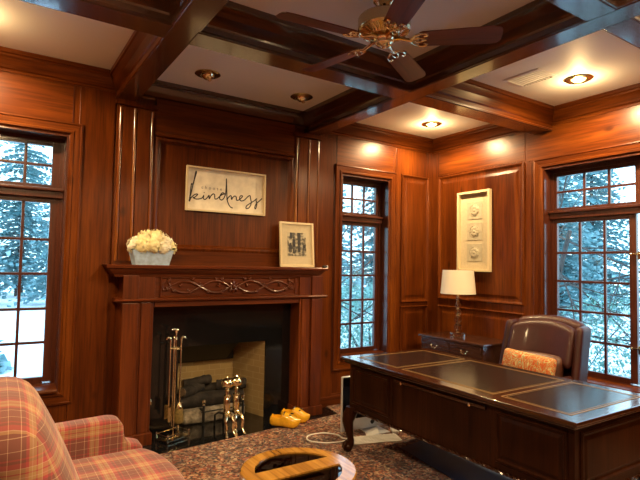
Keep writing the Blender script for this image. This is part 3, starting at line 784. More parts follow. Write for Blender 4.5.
# ------------------------------------------------------------------ rug and floor mat
bm = B()
pts = [(-5.3, -5.9), (-.05, -5.9), (-.05, -.03), (-1.575, -.03), (-1.61, -.305), (-3.9, -.535), (-3.9, -.03), (-5.3, -.03)]
prism(bm, pts, lambda x, y: V((x, y, .0045)), lambda x, y: V((x, y, .014)))
tag(obj('oriental_rug', bm, RUG), 'large red, navy and ivory oriental rug covering the floor', 'rug')
bm = B(); prism(bm, [(-1.715, -1.335), (-1.36, -1.29), (-.34, -1.22), (-.34, -2.75), (-1.93, -2.75), (-1.80, -1.94)], lambda x, y: V((x, y, .0145)), lambda x, y: V((x, y, .02)))
tag(obj('chair_mat', bm, MAT, bevel=.003), 'dark navy glossy chair mat with a painted blue reflection on the rug under the desk', 'mat')

# ------------------------------------------------------------------ mantel ornaments
t = thing('framed_sign', 'white wooden sign with black script lettering above the mantel', 'sign', (-2.742, -.05, 1.969))
bm = B(); ring(bm, (-3.139, -.006, 1.969), (1, 0, 0), (0, 0, 1), (0, -1, 0), .794, .408, [(0, .0), (0, .034), (.014, .034), (.014, .016), (.014, 0)])
obj('frame', bm, CREAM, t)
bm = B(); box(bm, -3.127, -2.357, -.016, -.006, 1.981, 2.365); obj('board', bm, CANVAS, t)
# lettering in board pixels (zoom of the photo): x 50..575 -> 0..794, y along z
def SP(px, py):
    u = (px-50)/525; top = 62+u*68; bot = 370+u*40
    return V((-3.139+.794*u, -.0175, 1.969+.408*(bot-py)/(bot-top)))
strokes = [
    [(72, 308), (84, 250), (98, 170), (112, 115), (108, 108), (95, 190), (84, 190), (78, 260), (74, 310), (84, 285), (108, 262), (124, 262), (106, 282), (96, 284), (118, 294), (150, 288), (163, 268), (160, 288), (172, 296), (188, 280), (196, 268), (198, 292), (208, 272), (222, 258), (232, 266), (234, 290), (246, 292), (262, 278), (282, 262), (296, 258), (284, 250), (268, 268), (266, 292), (284, 298), (302, 262), (306, 200), (306, 152)],
    [(306, 152), (310, 220), (314, 290), (326, 330), (342, 350), (354, 354)],
    [(312, 300), (326, 278), (340, 270), (344, 296), (352, 282), (366, 272), (376, 282), (378, 300), (392, 300), (412, 284), (418, 272), (404, 272), (398, 290), (410, 306), (432, 300), (456, 276), (470, 270), (474, 286), (480, 322), (466, 352), (446, 358), (448, 340), (474, 322), (502, 304), (520, 290), (514, 300), (520, 330), (512, 360), (506, 350), (516, 326), (536, 308), (556, 290)]]
bm = B()
for s in strokes:
    p = smooth_path([SP(*q) for q in s], 5); tube(bm, p, .0056, 6)
tube(bm, smooth_path([SP(163, 252), SP(165, 246)], 2), .004, 6)
for v in bm.verts: v.co.y = -.0165+(v.co.y+.0175)*.35
obj('script_lettering', bm, INK, t)
cu = bpy.data.curves.new('small_lettering', 'FONT'); cu.body = 'choose'; cu.size = .042; cu.space_character = 1.75; cu.extrude = .0006
fo = bpy.data.objects.new('small_lettering', cu); COL.objects.link(fo); cu.materials.append(GREYINK)
tm = bpy.data.meshes.new_from_object(fo); bpy.data.objects.remove(fo)
fo = bpy.data.objects.new('small_lettering', tm); COL.objects.link(fo)
fo.parent = t; fo.location = SP(146, 222)-t.location+V((0, .0005, 0)); fo.rotation_euler = (PI/2, 0, 0)

t = thing('photo_frame', 'small cream photo frame leaning at the right of the mantel shelf', 'photo frame', (-2.02, -.13, 1.4695))
Lm = Matrix.Translation((0, 0, 0)) @ Matrix.Rotation(R(-5), 4, 'X')
def tilt(bm): bmesh.ops.transform(bm, matrix=Lm, verts=bm.verts); return bm
bm = B(); ring(bm, (-.195, 0, 0.002), (1, 0, 0), (0, 0, 1), (0, -1, 0), .39, .45, [(0, -.006), (0, .016), (.02, .016), (.024, .006), (.024, -.006)]); obj('frame', tilt(bm), CREAM, t, world=False)
bm = B(); box(bm, -.175, .175, -.003, .004, .022, .432); obj('mount', tilt(bm), PAPER, t, world=False)
bm = B(); box(bm, -.108, .108, -.005, -.003, .112, .348); obj('print', tilt(bm), PRINT, t, world=False)
bm = B()
for x, z, hh in ((-.035, .14, .15), (.025, .155, .16), (-.075, .15, .08), (.085, .17, .05)):
    box(bm, x-.016, x-.002, -.0062, -.005, z, z+hh*.55); box(bm, x+.002, x+.014, -.0062, -.005, z, z+hh*.5); obox(bm, (x, -.0056, z+hh*.7), (.034, .0012, hh*.5)); ball(bm, (x, -.0056, z+hh*1.02), .011, 8, (1, .06, 1))
box(bm, .005, .045, -.006, -.005, .27, .348); box(bm, -.08, -.055, -.006, -.005, .29, .348)
obj('dark_figures', tilt(bm), INK, t, world=False, label='dark walking figures in the small print')

t = thing('flower_box', 'tapered zinc planter of cream hydrangeas on the mantel left end', 'planter', (-3.455, -.13, 1.4695))
bm = B()
lo_ = [(-.135, -.07), (.135, -.07), (.135, .07), (-.135, .07)]; hi_ = [(-.165, -.095), (.165, -.095), (.165, .095), (-.165, .095)]
a = [bm.verts.new((*p, 0)) for p in lo_]; b_ = [bm.verts.new((*p, .125)) for p in hi_]; c_ = [bm.verts.new((p[0]*.95, p[1]*.93, .125)) for p in hi_]; d_ = [bm.verts.new((p[0]*.95, p[1]*.93, .09)) for p in hi_]
for L1, L2 in ((a, b_), (b_, c_), (c_, d_)):
    for k in range(4): bm.faces.new((L1[k], L1[(k+1) % 4], L2[(k+1) % 4], L2[k]))
bm.faces.new(a[::-1]); bm.faces.new(d_)
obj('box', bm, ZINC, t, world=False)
heads = [(-.13, -.02, .16, .075), (-.06, -.03, .20, .085), (.02, -.03, .215, .09), (.09, -.03, .185, .08), (.15, -.02, .15, .06), (-.02, .04, .22, .08), (-.10, .04, .17, .07), (.08, .05, .19, .075), (-.01, -.075, .165, .075), (.08, -.075, .15, .06), (-.09, -.07, .155, .065)]
for i, (x, y, z, r) in enumerate(heads):
    bm = B(); ball(bm, (x, y, z), r*.84, 12)
    for k in range(130):
        u = random.uniform(-1, 1); a = random.uniform(0, 2*PI); q = math.sqrt(1-u*u)
        nn = V((q*math.cos(a), q*math.sin(a), u)); p = V((x, y, z))+nn*r*random.uniform(.86, 1.0)
        e1, e2 = frame_axes(nn+V((random.uniform(-.5, .5), random.uniform(-.5, .5), random.uniform(-.5, .5)))); w_ = .013
        vs = [bm.verts.new(p+e1*w_), bm.verts.new(p+nn*.006+e2*w_), bm.verts.new(p-e1*w_), bm.verts.new(p+nn*.006-e2*w_)]; bm.faces.new(vs)
    obj('flower_head', bm, PETAL if i % 3 else PETALW, t, world=False)
bm = B()
for k in range(26):
    x = random.uniform(-.17, .17); y = random.choice((-1, 1))*random.uniform(.06, .1); z = random.uniform(.115, .14)
    rot = Matrix.Rotation(random.uniform(0, 6), 4, 'Z') @ Matrix.Rotation(random.uniform(-.8, .8), 4, 'X'); ball(bm, (x, y, z), .022, 8, (1, .55, .12), rot)
for k in range(4): ball(bm, (.03+.01*k, -.07, .25-.012*k), .014, 8, (1, .5, .25), Matrix.Rotation(k, 4, 'Z'))
obj('leaves', bm, LEAF, t, world=False)
t = thing('trinket', 'small dark object with a shiny tip on the right end of the mantel shelf', 'trinket', (-1.765, -.245, 1.4695), R(20))
bm = B(); rbox(bm, (.06, .028, .022), .008, 1); bmesh.ops.translate(bm, vec=(0, 0, .0112), verts=bm.verts); obj('body', bm, INK, t, world=False)
bm = B(); ball(bm, (.036, 0, .0125), .0125, 12); obj('shiny_tip', bm, STEEL, t, world=False)

# ------------------------------------------------------------------ desk
DX0, DX1, DYa, DYb, DZ = -2.175, -1.255, -3.075, -1.12, .76
dk = thing('executive_desk', 'long dark mahogany desk with leather inlaid top', 'desk', (-1.71, -2.11, 0))
bm = B()
box(bm, DX0+.02, DX1-.02, DYa+.02, DYb-.02, .715, .738)
box(bm, DX0, DX1, DYa, DYb, .735, DZ); obj('desktop', bm, DY, dk, bevel=.007)
def inset(y0, y1, x0=-2.075, x1=-1.345):
    bm = B(); box(bm, x0, x1, y0, y1, DZ-.002, DZ+.0012); o = obj('leather_inset', bm, LEATHERT, dk)
    bm = B(); ring(bm, (x0, y0, DZ), (1, 0, 0), (0, 1, 0), (0, 0, 1), x1-x0, y1-y0, [(.0, -.001), (.0, .0022), (.006, .0022), (.006, -.001)]); ring(bm, (x0, y0, DZ), (1, 0, 0), (0, 1, 0), (0, 0, 1), x1-x0, y1-y0, [(.02, -.001), (.02, .0022), (.022, .0022), (.022, -.001)])
    obj('gold_border', bm, GOLD, o)
inset(-1.68, -1.21); inset(-2.52, -1.73); inset(-2.99, -2.57)
def sidepanel(bm, O, U, Nn, w, h): ring(bm, O, U, (0, 0, 1), Nn, w, h, [(0, 0), (0, .004), (.006, .012), (.016, .012), (.022, .004), (.03, .002), (.05, .008)], fill=True, close=False)
FX, BXx = -2.115, -1.315
for nm, y0, y1 in (('pedestal', -1.68, -1.165), ('pedestal', -3.03, -2.53)):
    bm = B(); box(bm, FX, BXx, y0, y1, .36, .716); o = obj(nm, bm, DV, dk, bevel=.004)
    bm = B(); sidepanel(bm, (FX, y0+.035, .40), (0, 1, 0), (-1, 0, 0), y1-y0-.07, .29)
    obj('front_panel', bm, DV, o)
    bm = B()
    if y0 < -2: sidepanel(bm, (FX+.05, y0, .40), (1, 0, 0), (0, -1, 0), .68, .29)
    else: sidepanel(bm, (FX+.05, y1, .40), (1, 0, 0), (0, 1, 0), .68, .29)
    obj('end_panel', bm, DV, o)
bm = B(); box(bm, FX+.004, FX+.03, -2.54, -1.67, .36, .716); mp_ = obj('kneehole_panel', bm, DV, dk, bevel=.003)
bm = B(); box(bm, FX-.012, FX+.02, -2.50, -1.71, .672, .69); sl = obj('writing_slide', bm, DY, dk, bevel=.003)
for y in (-1.80, -2.40):
    bm = B(); lathe(bm, [(.004, 0), (.006, .008), (.011, .016), (.011, .022), (.004, .026)], seg=14)
    bmesh.ops.transform(bm, matrix=Matrix.Translation((FX-.012, y, .681)) @ Matrix.Rotation(-PI/2, 4, 'Y'), verts=bm.verts); obj('knob', bm, BRASS, sl)
def rope(p0, p1):
    p0, p1 = V(p0), V(p1); L = (p1-p0).length; k = int(L/.0065)
    for s in range(2):
        pts = []
        x, y = frame_axes(p1-p0)
        for i in range(k+1):
            a = i*.62+s*PI; pts.append(p0.lerp(p1, i/k)+(x*math.cos(a)+y*math.sin(a))*.006)
        yield pts
bm = B()
for seg_ in (((FX-.004, -3.03, .352), (FX-.004, -1.165, .352)), ((FX, -3.034, .352), (BXx, -3.034, .352)), ((FX, -1.161, .352), (BXx, -1.161, .352))):
    for pts in rope(*seg_): tube(bm, pts, .0062, 5)
box(bm, FX, FX+.03, -3.03, -1.165, .346, .362); box(bm, FX, BXx, -3.03, -3.0, .346, .362); box(bm, FX, BXx, -1.195, -1.165, .346, .362)
obj('rope_moulding', bm, DY, dk)
for x, y, sx, sy in ((FX+.005, -1.185, -1, 1), (FX+.03, -3.0, -1, -1), (BXx-.03, -1.22, 1, 1), (BXx-.03, -3.0, 1, -1)):
    bm = B(); q = V((sx, sy, 0)).normalized()
    prof = [(.0, .37, .045), (.0, .335, .05), (.018, .29, .052), (.026, .25, .046), (.018, .19, .036), (.006, .13, .028), (.0, .085, .026), (.012, .06, .03), (.02, .045, .034)]
    p = smooth_path([V((x, y, z))+q*o for o, z, r in prof], 5); rr = []
    for i in range(len(p)):
        f = i/5; k = min(int(f), len(prof)-2); rr.append(prof[k][2]+(prof[k+1][2]-prof[k][2])*(f-k))
    tube(bm, p, rr, 14)
    c = V((x, y, .049))+q*.02; ball(bm, c, .0345, 16)
    for a in (-50, 0, 50):
        dv = Matrix.Rotation(R(a), 3, 'Z') @ q
        tube(bm, smooth_path([c+dv*.01+V((0, 0, .045)), c+dv*.034+V((0, 0, .025)), c+dv*.042, c+dv*.034+V((0, 0, -.022))], 4), [.012, .012, .0115, .011, .0105, .010, .0095, .009, .0085, .008, .007, .006, .005], 8)
    obj('cabriole_leg', bm, DV, dk)

# ------------------------------------------------------------------ low chest with lamp
ch = thing('low_chest', 'dark low chest of drawers under the table lamp', 'chest', (-.28, -.75, .014))
CX0, CX1, CY0, CY1 = -.49, -.025, -1.17, -.32
bm = B(); box(bm, CX0-.025, CX1, CY0-.022, CY1+.03, .72, .745); obj('top', bm, KY, ch, bevel=.007)
bm = B(); box(bm, CX0, CX1, CY0, CY1, .06, .722); box(bm, CX0+.02, CX1, CY0+.02, CY1-.02, .014, .062); obj('case', bm, KY, ch, bevel=.004)
yy = [CY0+.02, (CY0+CY1)/2-.008, (CY0+CY1)/2+.008, CY1-.02]
for z0, z1 in ((.575, .705), (.34, .555), (.085, .32)):
    for a, b in ((yy[0], yy[1]), (yy[2], yy[3])):
        bm = B(); box(bm, CX0-.014, CX0+.01, a, b, z0, z1); dr = obj('drawer', bm, KY, ch, bevel=.004)
        bm = B(); yc_ = (a+b)/2; zc_ = (z0+z1)/2
        for s in (-1, 1): lathe_c = ball(bm, (CX0-.02, yc_+s*.04, zc_+.01), .009, 10)
        tube(bm, smooth_path([(CX0-.028, yc_-.04, zc_+.01), (CX0-.032, yc_-.028, zc_-.014), (CX0-.034, yc_, zc_-.02), (CX0-.032, yc_+.028, zc_-.014), (CX0-.028, yc_+.04, zc_+.01)], 5), .004, 8)
        obj('pull', bm, BRASS, dr)
lp = thing('table_lamp', 'table lamp with white drum shade and stacked glass ball stem', 'lamp', (-.275, -.66, .7455))
bm = B(); rbox(bm, (.12, .12, .04), .004, 0); bmesh.ops.translate(bm, vec=(0, 0, .0205), verts=bm.verts); obj('glass_base', bm, ACR, lp, world=False)
for z, r in ((.10, .043), (.185, .041), (.265, .038), (.34, .034)):
    bm = B(); ball(bm, (0, 0, z), r, 18); obj('glass_ball', bm, ACR, lp, world=False)
bm = B(); cyl(bm, (0, 0, .04), (0, 0, .50), .005, seg=10)
for z in (.043, .142, .224, .302, .372): lathe(bm, [(.01, z-.006), (.02, z-.003), (.02, z+.004), (.01, z+.008)], seg=14)
lathe(bm, [(.012, .375), (.016, .39), (.016, .44), (.01, .445)], seg=14)
for k in range(3): cyl(bm, (0, 0, .70), (.162*math.cos(k*2.1), .162*math.sin(k*2.1), .705), .003, seg=6)
cyl(bm, (0, 0, .5), (0, 0, .735), .003, seg=6); ball(bm, (0, 0, .738), .008, 8)
obj('brass_stem', bm, BRASS, lp, world=False)
bm = B(); sg = 48
rows = [[bm.verts.new((r*math.cos(2*PI*k/sg), r*math.sin(2*PI*k/sg), z)) for k in range(sg)] for r, z in ((.19, .465), (.166, .722), (.162, .722), (.186, .465))]
for i in range(4):
    a, b = rows[i], rows[(i+1) % 4]
    for k in range(sg): bm.faces.new((a[k], a[(k+1) % sg], b[(k+1) % sg], b[k]))
obj('lamp_shade', bm, SHADE, lp, world=False)

# shadow box art
t = thing('shadow_box', 'tall cream shadow box with three embossed medallions on the wall', 'framed art', (-.02, -.665, 1.456))
y0, w_, h_ = -.898, .458, .912
bm = B(); ring(bm, (-.004, y0+w_, 1.456), (0, -1, 0), (0, 0, 1), (-1, 0, 0), w_, h_, [(0, 0), (0, .05), (.028, .05), (.028, .0)]); obj('frame', bm, CREAM, t, bevel=.002)
bm = B(); box(bm, -.016, -.008, y0+.02, y0+w_-.02, 1.476, 1.456+h_-.02); obj('backing', bm, PAPER, t)
for k in range(3):
    zc_ = 1.456+h_*(.235+.262*k); yc_ = y0+w_/2
    bm = B(); box(bm, -.021, -.016, yc_-.105, yc_+.105, zc_-.1, zc_+.1); o = obj('medallion_tile', bm, TILE, t, bevel=.003)
    bm = B()
    for q in range(9):
        a = q*2*PI/9; rr_ = .036
        ball(bm, (-.022, yc_+rr_*math.cos(a), zc_+rr_*math.sin(a)), .024, 10, (.5, 1, 1))
    ball(bm, (-.025, yc_, zc_), .022, 10, (.6, 1, 1))
    tube(bm, [(-.022, yc_+.066*math.cos(2*PI*i/28), zc_+.066*math.sin(2*PI*i/28)) for i in range(28)], .004, 6, True)
    obj('rosette', bm, TILE, o)

# ------------------------------------------------------------------ leather desk chair
cc = V((-.70, -1.855, .0205)); lc = thing('desk_chair', 'burgundy leather wing-back office chair behind the desk', 'chair', cc, R(0))
lc.scale = (.95, .87, .97)
bm = B()
def bk(p):
    u = p.y/.36; v = (p.z+.36)/.72
    p.x += -.05*(1-u*u)*(0) + .06*u*u*-1 + .16*v
    p.z += .045*(1-u*u) if p.z > .1 else 0
    if p.x < .0 and .42 < v < .52: p.x += .02
    return p
rbox(bm, (.13, .70, .72), .05, 4, bk, Matrix.Translation((.16, 0, .70)))
obj('backrest', bm, LEATHER, lc, world=False, ang=1.2)
bm = B()
def hr(p):
    u = p.y/.30; p.z += .045*(1-u*u); p.x += -.05*u*u; p.x += .10*(p.z/.3); return p
rbox(bm, (.10, .69, .33), .048, 4, hr, Matrix.Translation((.165, 0, .86))); obj('head_cushion', bm, LEATHER, lc, world=False, ang=1.2)
for s in (-1, 1):
    bm = B()
    def wg(p, s=s):
        v = (p.z+.28)/.56; p.x += .13*v; p.y += s*.03*((p.x-.1)/-.2); return p
    rbox(bm, (.22, .085, .56), .04, 4, wg, Matrix.Translation((.10, s*.365, .765)))
    obj('wing', bm, LEATHER, lc, world=False, ang=1.2)
    bm = B(); rbox(bm, (.44, .10, .09), .04, 3, None, Matrix.Translation((-.12, s*.345, .60))); rbox(bm, (.40, .05, .22), .02, 3, None, Matrix.Translation((-.10, s*.345, .46)))
    obj('armrest', bm, LEATHER, lc, world=False, ang=1.2)
bm = B(); rbox(bm, (.58, .58, .16), .06, 4, lambda p: p+V((0, 0, .02*(1-(p.y/.29)**2) if p.z > 0 else 0)), Matrix.Translation((-.12, 0, .40))); obj('seat', bm, LEATHER, lc, world=False, ang=1.2)
bm = B(); rbox(bm, (.11, .50, .26), .05, 3, lambda p: p+V((.22*p.z, 0, -.012*(p.y/.25)**2)), Matrix.Translation((.03, -.03, .665))); obj('lumbar_cushion', bm, LEATHERB, lc, world=False, ang=1.2)
bm = B(); cyl(bm, (-.05, 0, .12), (-.05, 0, .33), .03, seg=16); cyl(bm, (-.05, 0, .25), (-.05, 0, .33), .05, seg=16)
box(bm, -.2, .12, -.12, .12, .31, .335)
for k in range(5):
    a = k*2*PI/5; dv = V((math.cos(a), math.sin(a), 0)); tube(bm, [V((-.05, 0, .13)), V((-.05, 0, .12))+dv*.15, V((-.05, 0, .085))+dv*.30], [.03, .024, .018], 10)
obj('pedestal_base', bm, IRON, lc, world=False)
for k in range(5):
    a = k*2*PI/5; bm = B(); c = V((-.05, 0, 0))+V((math.cos(a), math.sin(a), 0))*.30
    for s in (-1, 1): cyl(bm, c+V((-math.sin(a), math.cos(a), 0))*s*.008+V((0, 0, .03)), c+V((-math.sin(a), math.cos(a), 0))*s*.024+V((0, 0, .03)), .0295, seg=16)
    cyl(bm, c+V((0, 0, .03)), c+V((0, 0, .085)), .008, seg=8); obj('caster', bm, IRON, lc, world=False)
# paisley pillow
bm = B()
def pil(p):
    u, v = p.y/.235, p.z/.10; k = max(0, (1-abs(u)**3))*max(0, (1-abs(v)**3))
    p.x = p.x*(.25+.75*math.sqrt(max(k, 0))); return p
rbox(bm, (.13, .47, .20), .03, 4, pil)
t = thing('throw_pillow', 'orange paisley lumbar pillow propped on the desk chair', 'pillow', (-.815, -1.885, .70))
bmesh.ops.transform(bm, matrix=Matrix.Rotation(R(3), 4, 'X') @ Matrix.Rotation(R(14), 4, 'Y'), verts=bm.verts)
obj('cover', bm, PAISLEY, t, world=False, ang=1.2)

# ------------------------------------------------------------------ plaid armchair
ac = thing('armchair', 'red and tan plaid upholstered armchair in front of the left window', 'armchair', (-4.15, -1.97, .014), R(0))
Rr = Matrix.Rotation
bm = B()
def acb(p):
    u = p.y/.45; v = (p.z+.36)/.72
    p.z -= .10*abs(u)**3 * (1 if p.z > 0 else 0)
    p.x += .035*(1-u*u)*(1-(2*v-1)**2) if p.x > 0 else 0
    p.x += -.27*v
    return p
rbox(bm, (.20, .90, .80), .075, 4, acb, Matrix.Translation((-.07, 0, .565))); o = obj('backrest', bm, PLAID, ac, world=False, ang=1.3); boxuv(o, 6.0)
bm = B()
def acs(p):
    p.z += .035*(1-(p.y/.44)**2) if p.z > 0 else 0
    if p.x > .1: p.x += .06*(1-(p.y/.44)**2)
    return p
rbox(bm, (.60, .87, .17), .06, 4, acs, Matrix.Translation((.04, 0, .375))); o = obj('seat_cushion', bm, PLAID, ac, world=False, ang=1.3); boxuv(o, 6.0)
for s in (-1, 1):
    bm = B()
    poly = [(-.30, .06), (.27, .06), (.30, .10), (.31, .36), (.335, .42), (.335, .455), (.30, .47), (.262, .48), (.24, .50), (.232, .53), (.226, .585), (.20, .615), (.15, .622), (-.10, .615), (-.25, .61), (-.30, .59)]
    prism(bm, poly, lambda a, b: V((a, s*.51-.065, b)), lambda a, b: V((a, s*.51+.065, b)))
    bevel_all(bm, .028, 4)
    for i in range(3):
        el = [e for e in bm.edges if e.calc_length() > .05]
        bmesh.ops.subdivide_edges(bm, edges=el, cuts=1)
    bmesh.ops.triangulate(bm, faces=[f for f in bm.faces if len(f.verts) > 4])
    o = obj('arm', bm, PLAID, ac, world=False, ang=1.0); boxuv(o, 6.0)
bm = B(); rbox(bm, (.58, .96, .22), .03, 3, None, Matrix.Translation((0, 0, .21))); o = obj('base', bm, PLAID, ac, world=False, ang=1.2); boxuv(o, 6.0)
for sx, sy in ((-1, -1), (-1, 1), (1, -1), (1, 1)):
    bm = B(); cyl(bm, (sx*.24, sy*.44, 0), (sx*.24, sy*.44, .12), .018, .026, 12); obj('foot', bm, DV, ac, world=False)

# ------------------------------------------------------------------ round table with dark glass
ct = thing('side_table', 'round golden wood table with two dark glass half-moon insets', 'table', (-3.20, -2.19, .014), R(0))
bm = B(); H = .435; ro, ri = .30, .225; bw = .055; sg = 64
def arc(r, a0, a1, k): return [(r*math.cos(a0+(a1-a0)*i/k), r*math.sin(a0+(a1-a0)*i/k)) for i in range(k+1)]
rowsO = [[bm.verts.new((x, y, z)) for x, y in arc(r, 0, 2*PI*(sg-1)/sg, sg-1)] for r, z in ((ri, H-.028), (ro-.006, H-.028), (ro, H-.022), (ro, H-.006), (ro-.006, H), (ri, H))]
for i in range(6):
    a, b = rowsO[i], rowsO[(i+1) % 6]
    for k in range(sg): bm.faces.new((a[k], a[(k+1) % sg], b[(k+1) % sg], b[k]))
box(bm, -ri-.004, ri+.004, -bw, bw, H-.027, H+.0005)
obj('table_top', bm, TAB, ct, world=False)
for s in (-1, 1):
    a0 = math.asin(bw/ri); poly = [(x, s*y) for x, y in arc(ri+.002, a0, PI-a0, 150)]
    bm = B(); prism(bm, poly, lambda x, y: V((x, y, H-.016)), lambda x, y: V((x, y, H-.008))); o = obj('glass_inset', bm, SMOKE, ct, world=False)
bm = B(); tube(bm, [(.19*math.cos(2*PI*k/40), .19*math.sin(2*PI*k/40), .10) for k in range(40)], .014, 8, True); obj('stretcher', bm, DV, ct, world=False)
for k in range(4):
    a = PI/4+k*PI/2; bm = B(); p = smooth_path([(.235*math.cos(a), .235*math.sin(a), H-.03), (.225*math.cos(a), .225*math.sin(a), .3), (.19*math.cos(a), .19*math.sin(a), .12), (.215*math.cos(a), .215*math.sin(a), 0.008)], 5)
    tube(bm, p, [.022-.008*i/(len(p)-1) for i in range(len(p))], 10); obj('leg', bm, DV, ct, world=False)
bm = B(); lathe(bm, [(ri+.04, H-.085), (ri+.045, H-.08), (ri+.045, H-.03), (ri+.03, H-.03)], seg=48); bm.faces.ensure_lookup_table()
bmesh.ops.delete(bm, geom=[f for f in bm.faces if len(f.verts) > 6], context='FACES'); obj('apron', bm, DV, ct, world=False)

# ------------------------------------------------------------------ computer things under the desk
t = thing('desktop_computer', 'silver all-in-one computer with black screen standing on the rug', 'computer', (-1.62, -.84, .014), R(-3))
bm = B(); rbox(bm, (.66, .026, .48), .009, 1, None, Matrix.Translation((0, 0, .262))); obj('case', bm, STEEL, t, world=False)
bm = B(); box(bm, -.322, .322, -.0155, -.0125, .125, .495); obj('screen', bm, SCREEN, t, world=False)
bm = B()
ball(bm, (-.006, -.0138, .074), .016, 12, (1, .06, 1)); ball(bm, (.007, -.0138, .074), .016, 12, (1, .06, 1)); ball(bm, (0, -.0138, .067), .016, 12, (1, .06, 1)); ball(bm, (.005, -.0138, .099), .006, 8, (.6, .12, 1.1), Matrix.Rotation(R(35), 4, 'Y'))
obj('logo', bm, INK, t, world=False, label='small black apple-shaped mark')
bm = B(); box(bm, -.1, .1, -.15, .10, 0, .007); prism(bm, [(.03, .007), (.10, .007), (.10, .10), (.03, .22), (.012, .22), (.012, .1)], lambda a, b: V((-.09, a, b)), lambda a, b: V((.09, a, b))); obj('stand', bm, STEEL, t, world=False, bevel=.002)
t = thing('keyboard', 'slim white computer keyboard lying on the rug by the desk leg', 'keyboard', (-1.775, -1.085, .0145), R(-17))
bm = B(); prism(bm, [(-.07, 0), (.07, 0), (.07, .018), (-.07, .008)], lambda a, b: V((-.22, a, b)), lambda a, b: V((.22, a, b))); obj('slab', bm, PLASTIC, t, world=False, bevel=.002)
bm = B()
for r_ in range(5):
    for c in range(15):
        y = -.056+r_*.026; x = -.207+c*.0277; z = .0085+(y+.07)/.14*.01; box(bm, x, x+.0245, y, y+.0225, z-.001, z+.0028)
obj('keys', bm, PLASTIC, t, world=False)
t = thing('computer_mouse', 'small white mouse on the rug beyond the keyboard', 'mouse', (-1.50, -1.02, .0145), R(60))
bm = B(); rbox(bm, (.125, .06, .032), .014, 2, lambda p: p+V((0, 0, -.10*p.x*p.x*10*.3)), Matrix.Translation((0, 0, .021))); obj('shell', bm, PLASTIC, t, world=False)
bm = B(); prism(bm, [(0, 0), (.16, .02), (.20, .12), (.08, .14)], lambda a, b: V((-1.80+a, -1.01+b, .0146)), lambda a, b: V((-1.80+a, -1.01+b, .0156)))
for v in bm.verts:
    if v.co.x > -1.7 and v.co.y > -.92: v.co.z += .03
tag(obj('paper_sheet', bm, PLASTIC), 'creased white paper on the rug in front of the silver computer', 'paper')
bm = B(); p = smooth_path([(-1.93, -1.02, .02), (-2.02, -.98, .02), (-2.08, -.98, .02), (-2.2, -.93, .02), (-2.28, -.82, .02), (-2.22, -.72, .02), (-2.08, -.72, .02), (-1.99, -.82, .02), (-1.99, -.93, .02), (-1.90, -1.0, .024)], 8)
tube(bm, p, .0055, 8)
tag(obj('cable', bm, PLASTIC), 'white cable looped on the rug beside the desk leg', 'cable')

# ------------------------------------------------------------------ ceiling fan
FC = V((-2.725, -2.26, 0)); BZ = 2.80
cf = thing('ceiling_fan', 'brass ceiling fan with five dark red wood blades', 'ceiling fan', (FC.x, FC.y, ZC))
def fl(z): return z-ZC
bm = B(); lathe(bm, [(.01, fl(3.0)), (.04, fl(3.005)), (.065, fl(3.03)), (.072, fl(3.075)), (.07, fl(3.0799))], seg=28); obj('canopy', bm, BRASS, cf, world=False)
bm = B(); cyl(bm, (0, 0, fl(2.94)), (0, 0, fl(3.01)), .012, seg=14); obj('rod', bm, IRON, cf, world=False)
bm = B(); lathe(bm, [(.05, fl(2.82)), (.085, fl(2.825)), (.10, fl(2.84)), (.14, fl(2.852)), (.152, fl(2.866)), (.152, fl(2.925)), (.143, fl(2.937)), (.10, fl(2.952)), (.035, fl(2.962)), (.02, fl(2.97))], seg=40)
mh = obj('motor_housing', bm, BRASSD, cf, world=False)
bm = B()
for k in range(30):
    a = 2*PI*k/30; d = V((math.cos(a), math.sin(a), 0)); tube(bm, [d*.092+V((0, 0, fl(2.826))), d*.106+V((0, 0, fl(2.84))), d*.142+V((0, 0, fl(2.851)))], .0045, 6)
obj('vent_fins', bm, BRASS, mh, world=False)
bm = B(); lathe(bm, [(.004, fl(2.766)), (.02, fl(2.768)), (.042, fl(2.775)), (.05, fl(2.784)), (.05, fl(2.80)), (.058, fl(2.808)), (.058, fl(2.82)), (.04, fl(2.825))], seg=32); obj('switch_housing', bm, BRASS, cf, world=False)
bm = B(); ball(bm, (0, 0, fl(2.765)), .014, 12); obj('finial', bm, BRASS, cf, world=False)
for k in range(5):
    M = Matrix.Rotation(R(29+72*k), 4, 'Z'); tl = Matrix.Rotation(R(-13), 4, 'X')
    bm = B()
    out_ = [(.20, -.055), (.22, -.062), (.40, -.068), (.60, -.073), (.635, -.066), (.652, -.045), (.655, 0), (.652, .045), (.635, .066), (.60, .073), (.40, .068), (.22, .062), (.20, .055)]
    prism(bm, out_, lambda a, b: V((a, b, -.003)), lambda a, b: V((a, b, .004)))
    bmesh.ops.transform(bm, matrix=tl, verts=bm.verts)
    o = obj('blade', bm, BLADE, cf, world=False, bevel=.0015)
    o.matrix_local = Matrix.Translation((0, 0, fl(BZ))) @ M
    bm = B()
    tube(bm, [(.05, 0, .012), (.09, 0, .012), (.13, 0, .0), (.16, 0, -.006)], [.012, .011, .01, .009], 8)
    for s in (-1, 1):
        tube(bm, smooth_path([(.15, 0, -.006), (.17, s*.03, -.006), (.20, s*.05, -.007), (.235, s*.052, -.007), (.245, s*.036, -.007), (.225, s*.03, -.007)], 5), .006, 8)
        tube(bm, smooth_path([(.16, 0, -.006), (.19, s*.016, -.007), (.22, s*.01, -.007), (.24, 0, -.007)], 4), .005, 8)
    for x, y in ((.24, .045), (.24, -.045), (.22, 0)): ball(bm, (x, y, -.009), .007, 8)
    bmesh.ops.transform(bm, matrix=tl, verts=bm.verts)
    br_ = obj('blade_bracket', bm, BRASS, o, world=False)

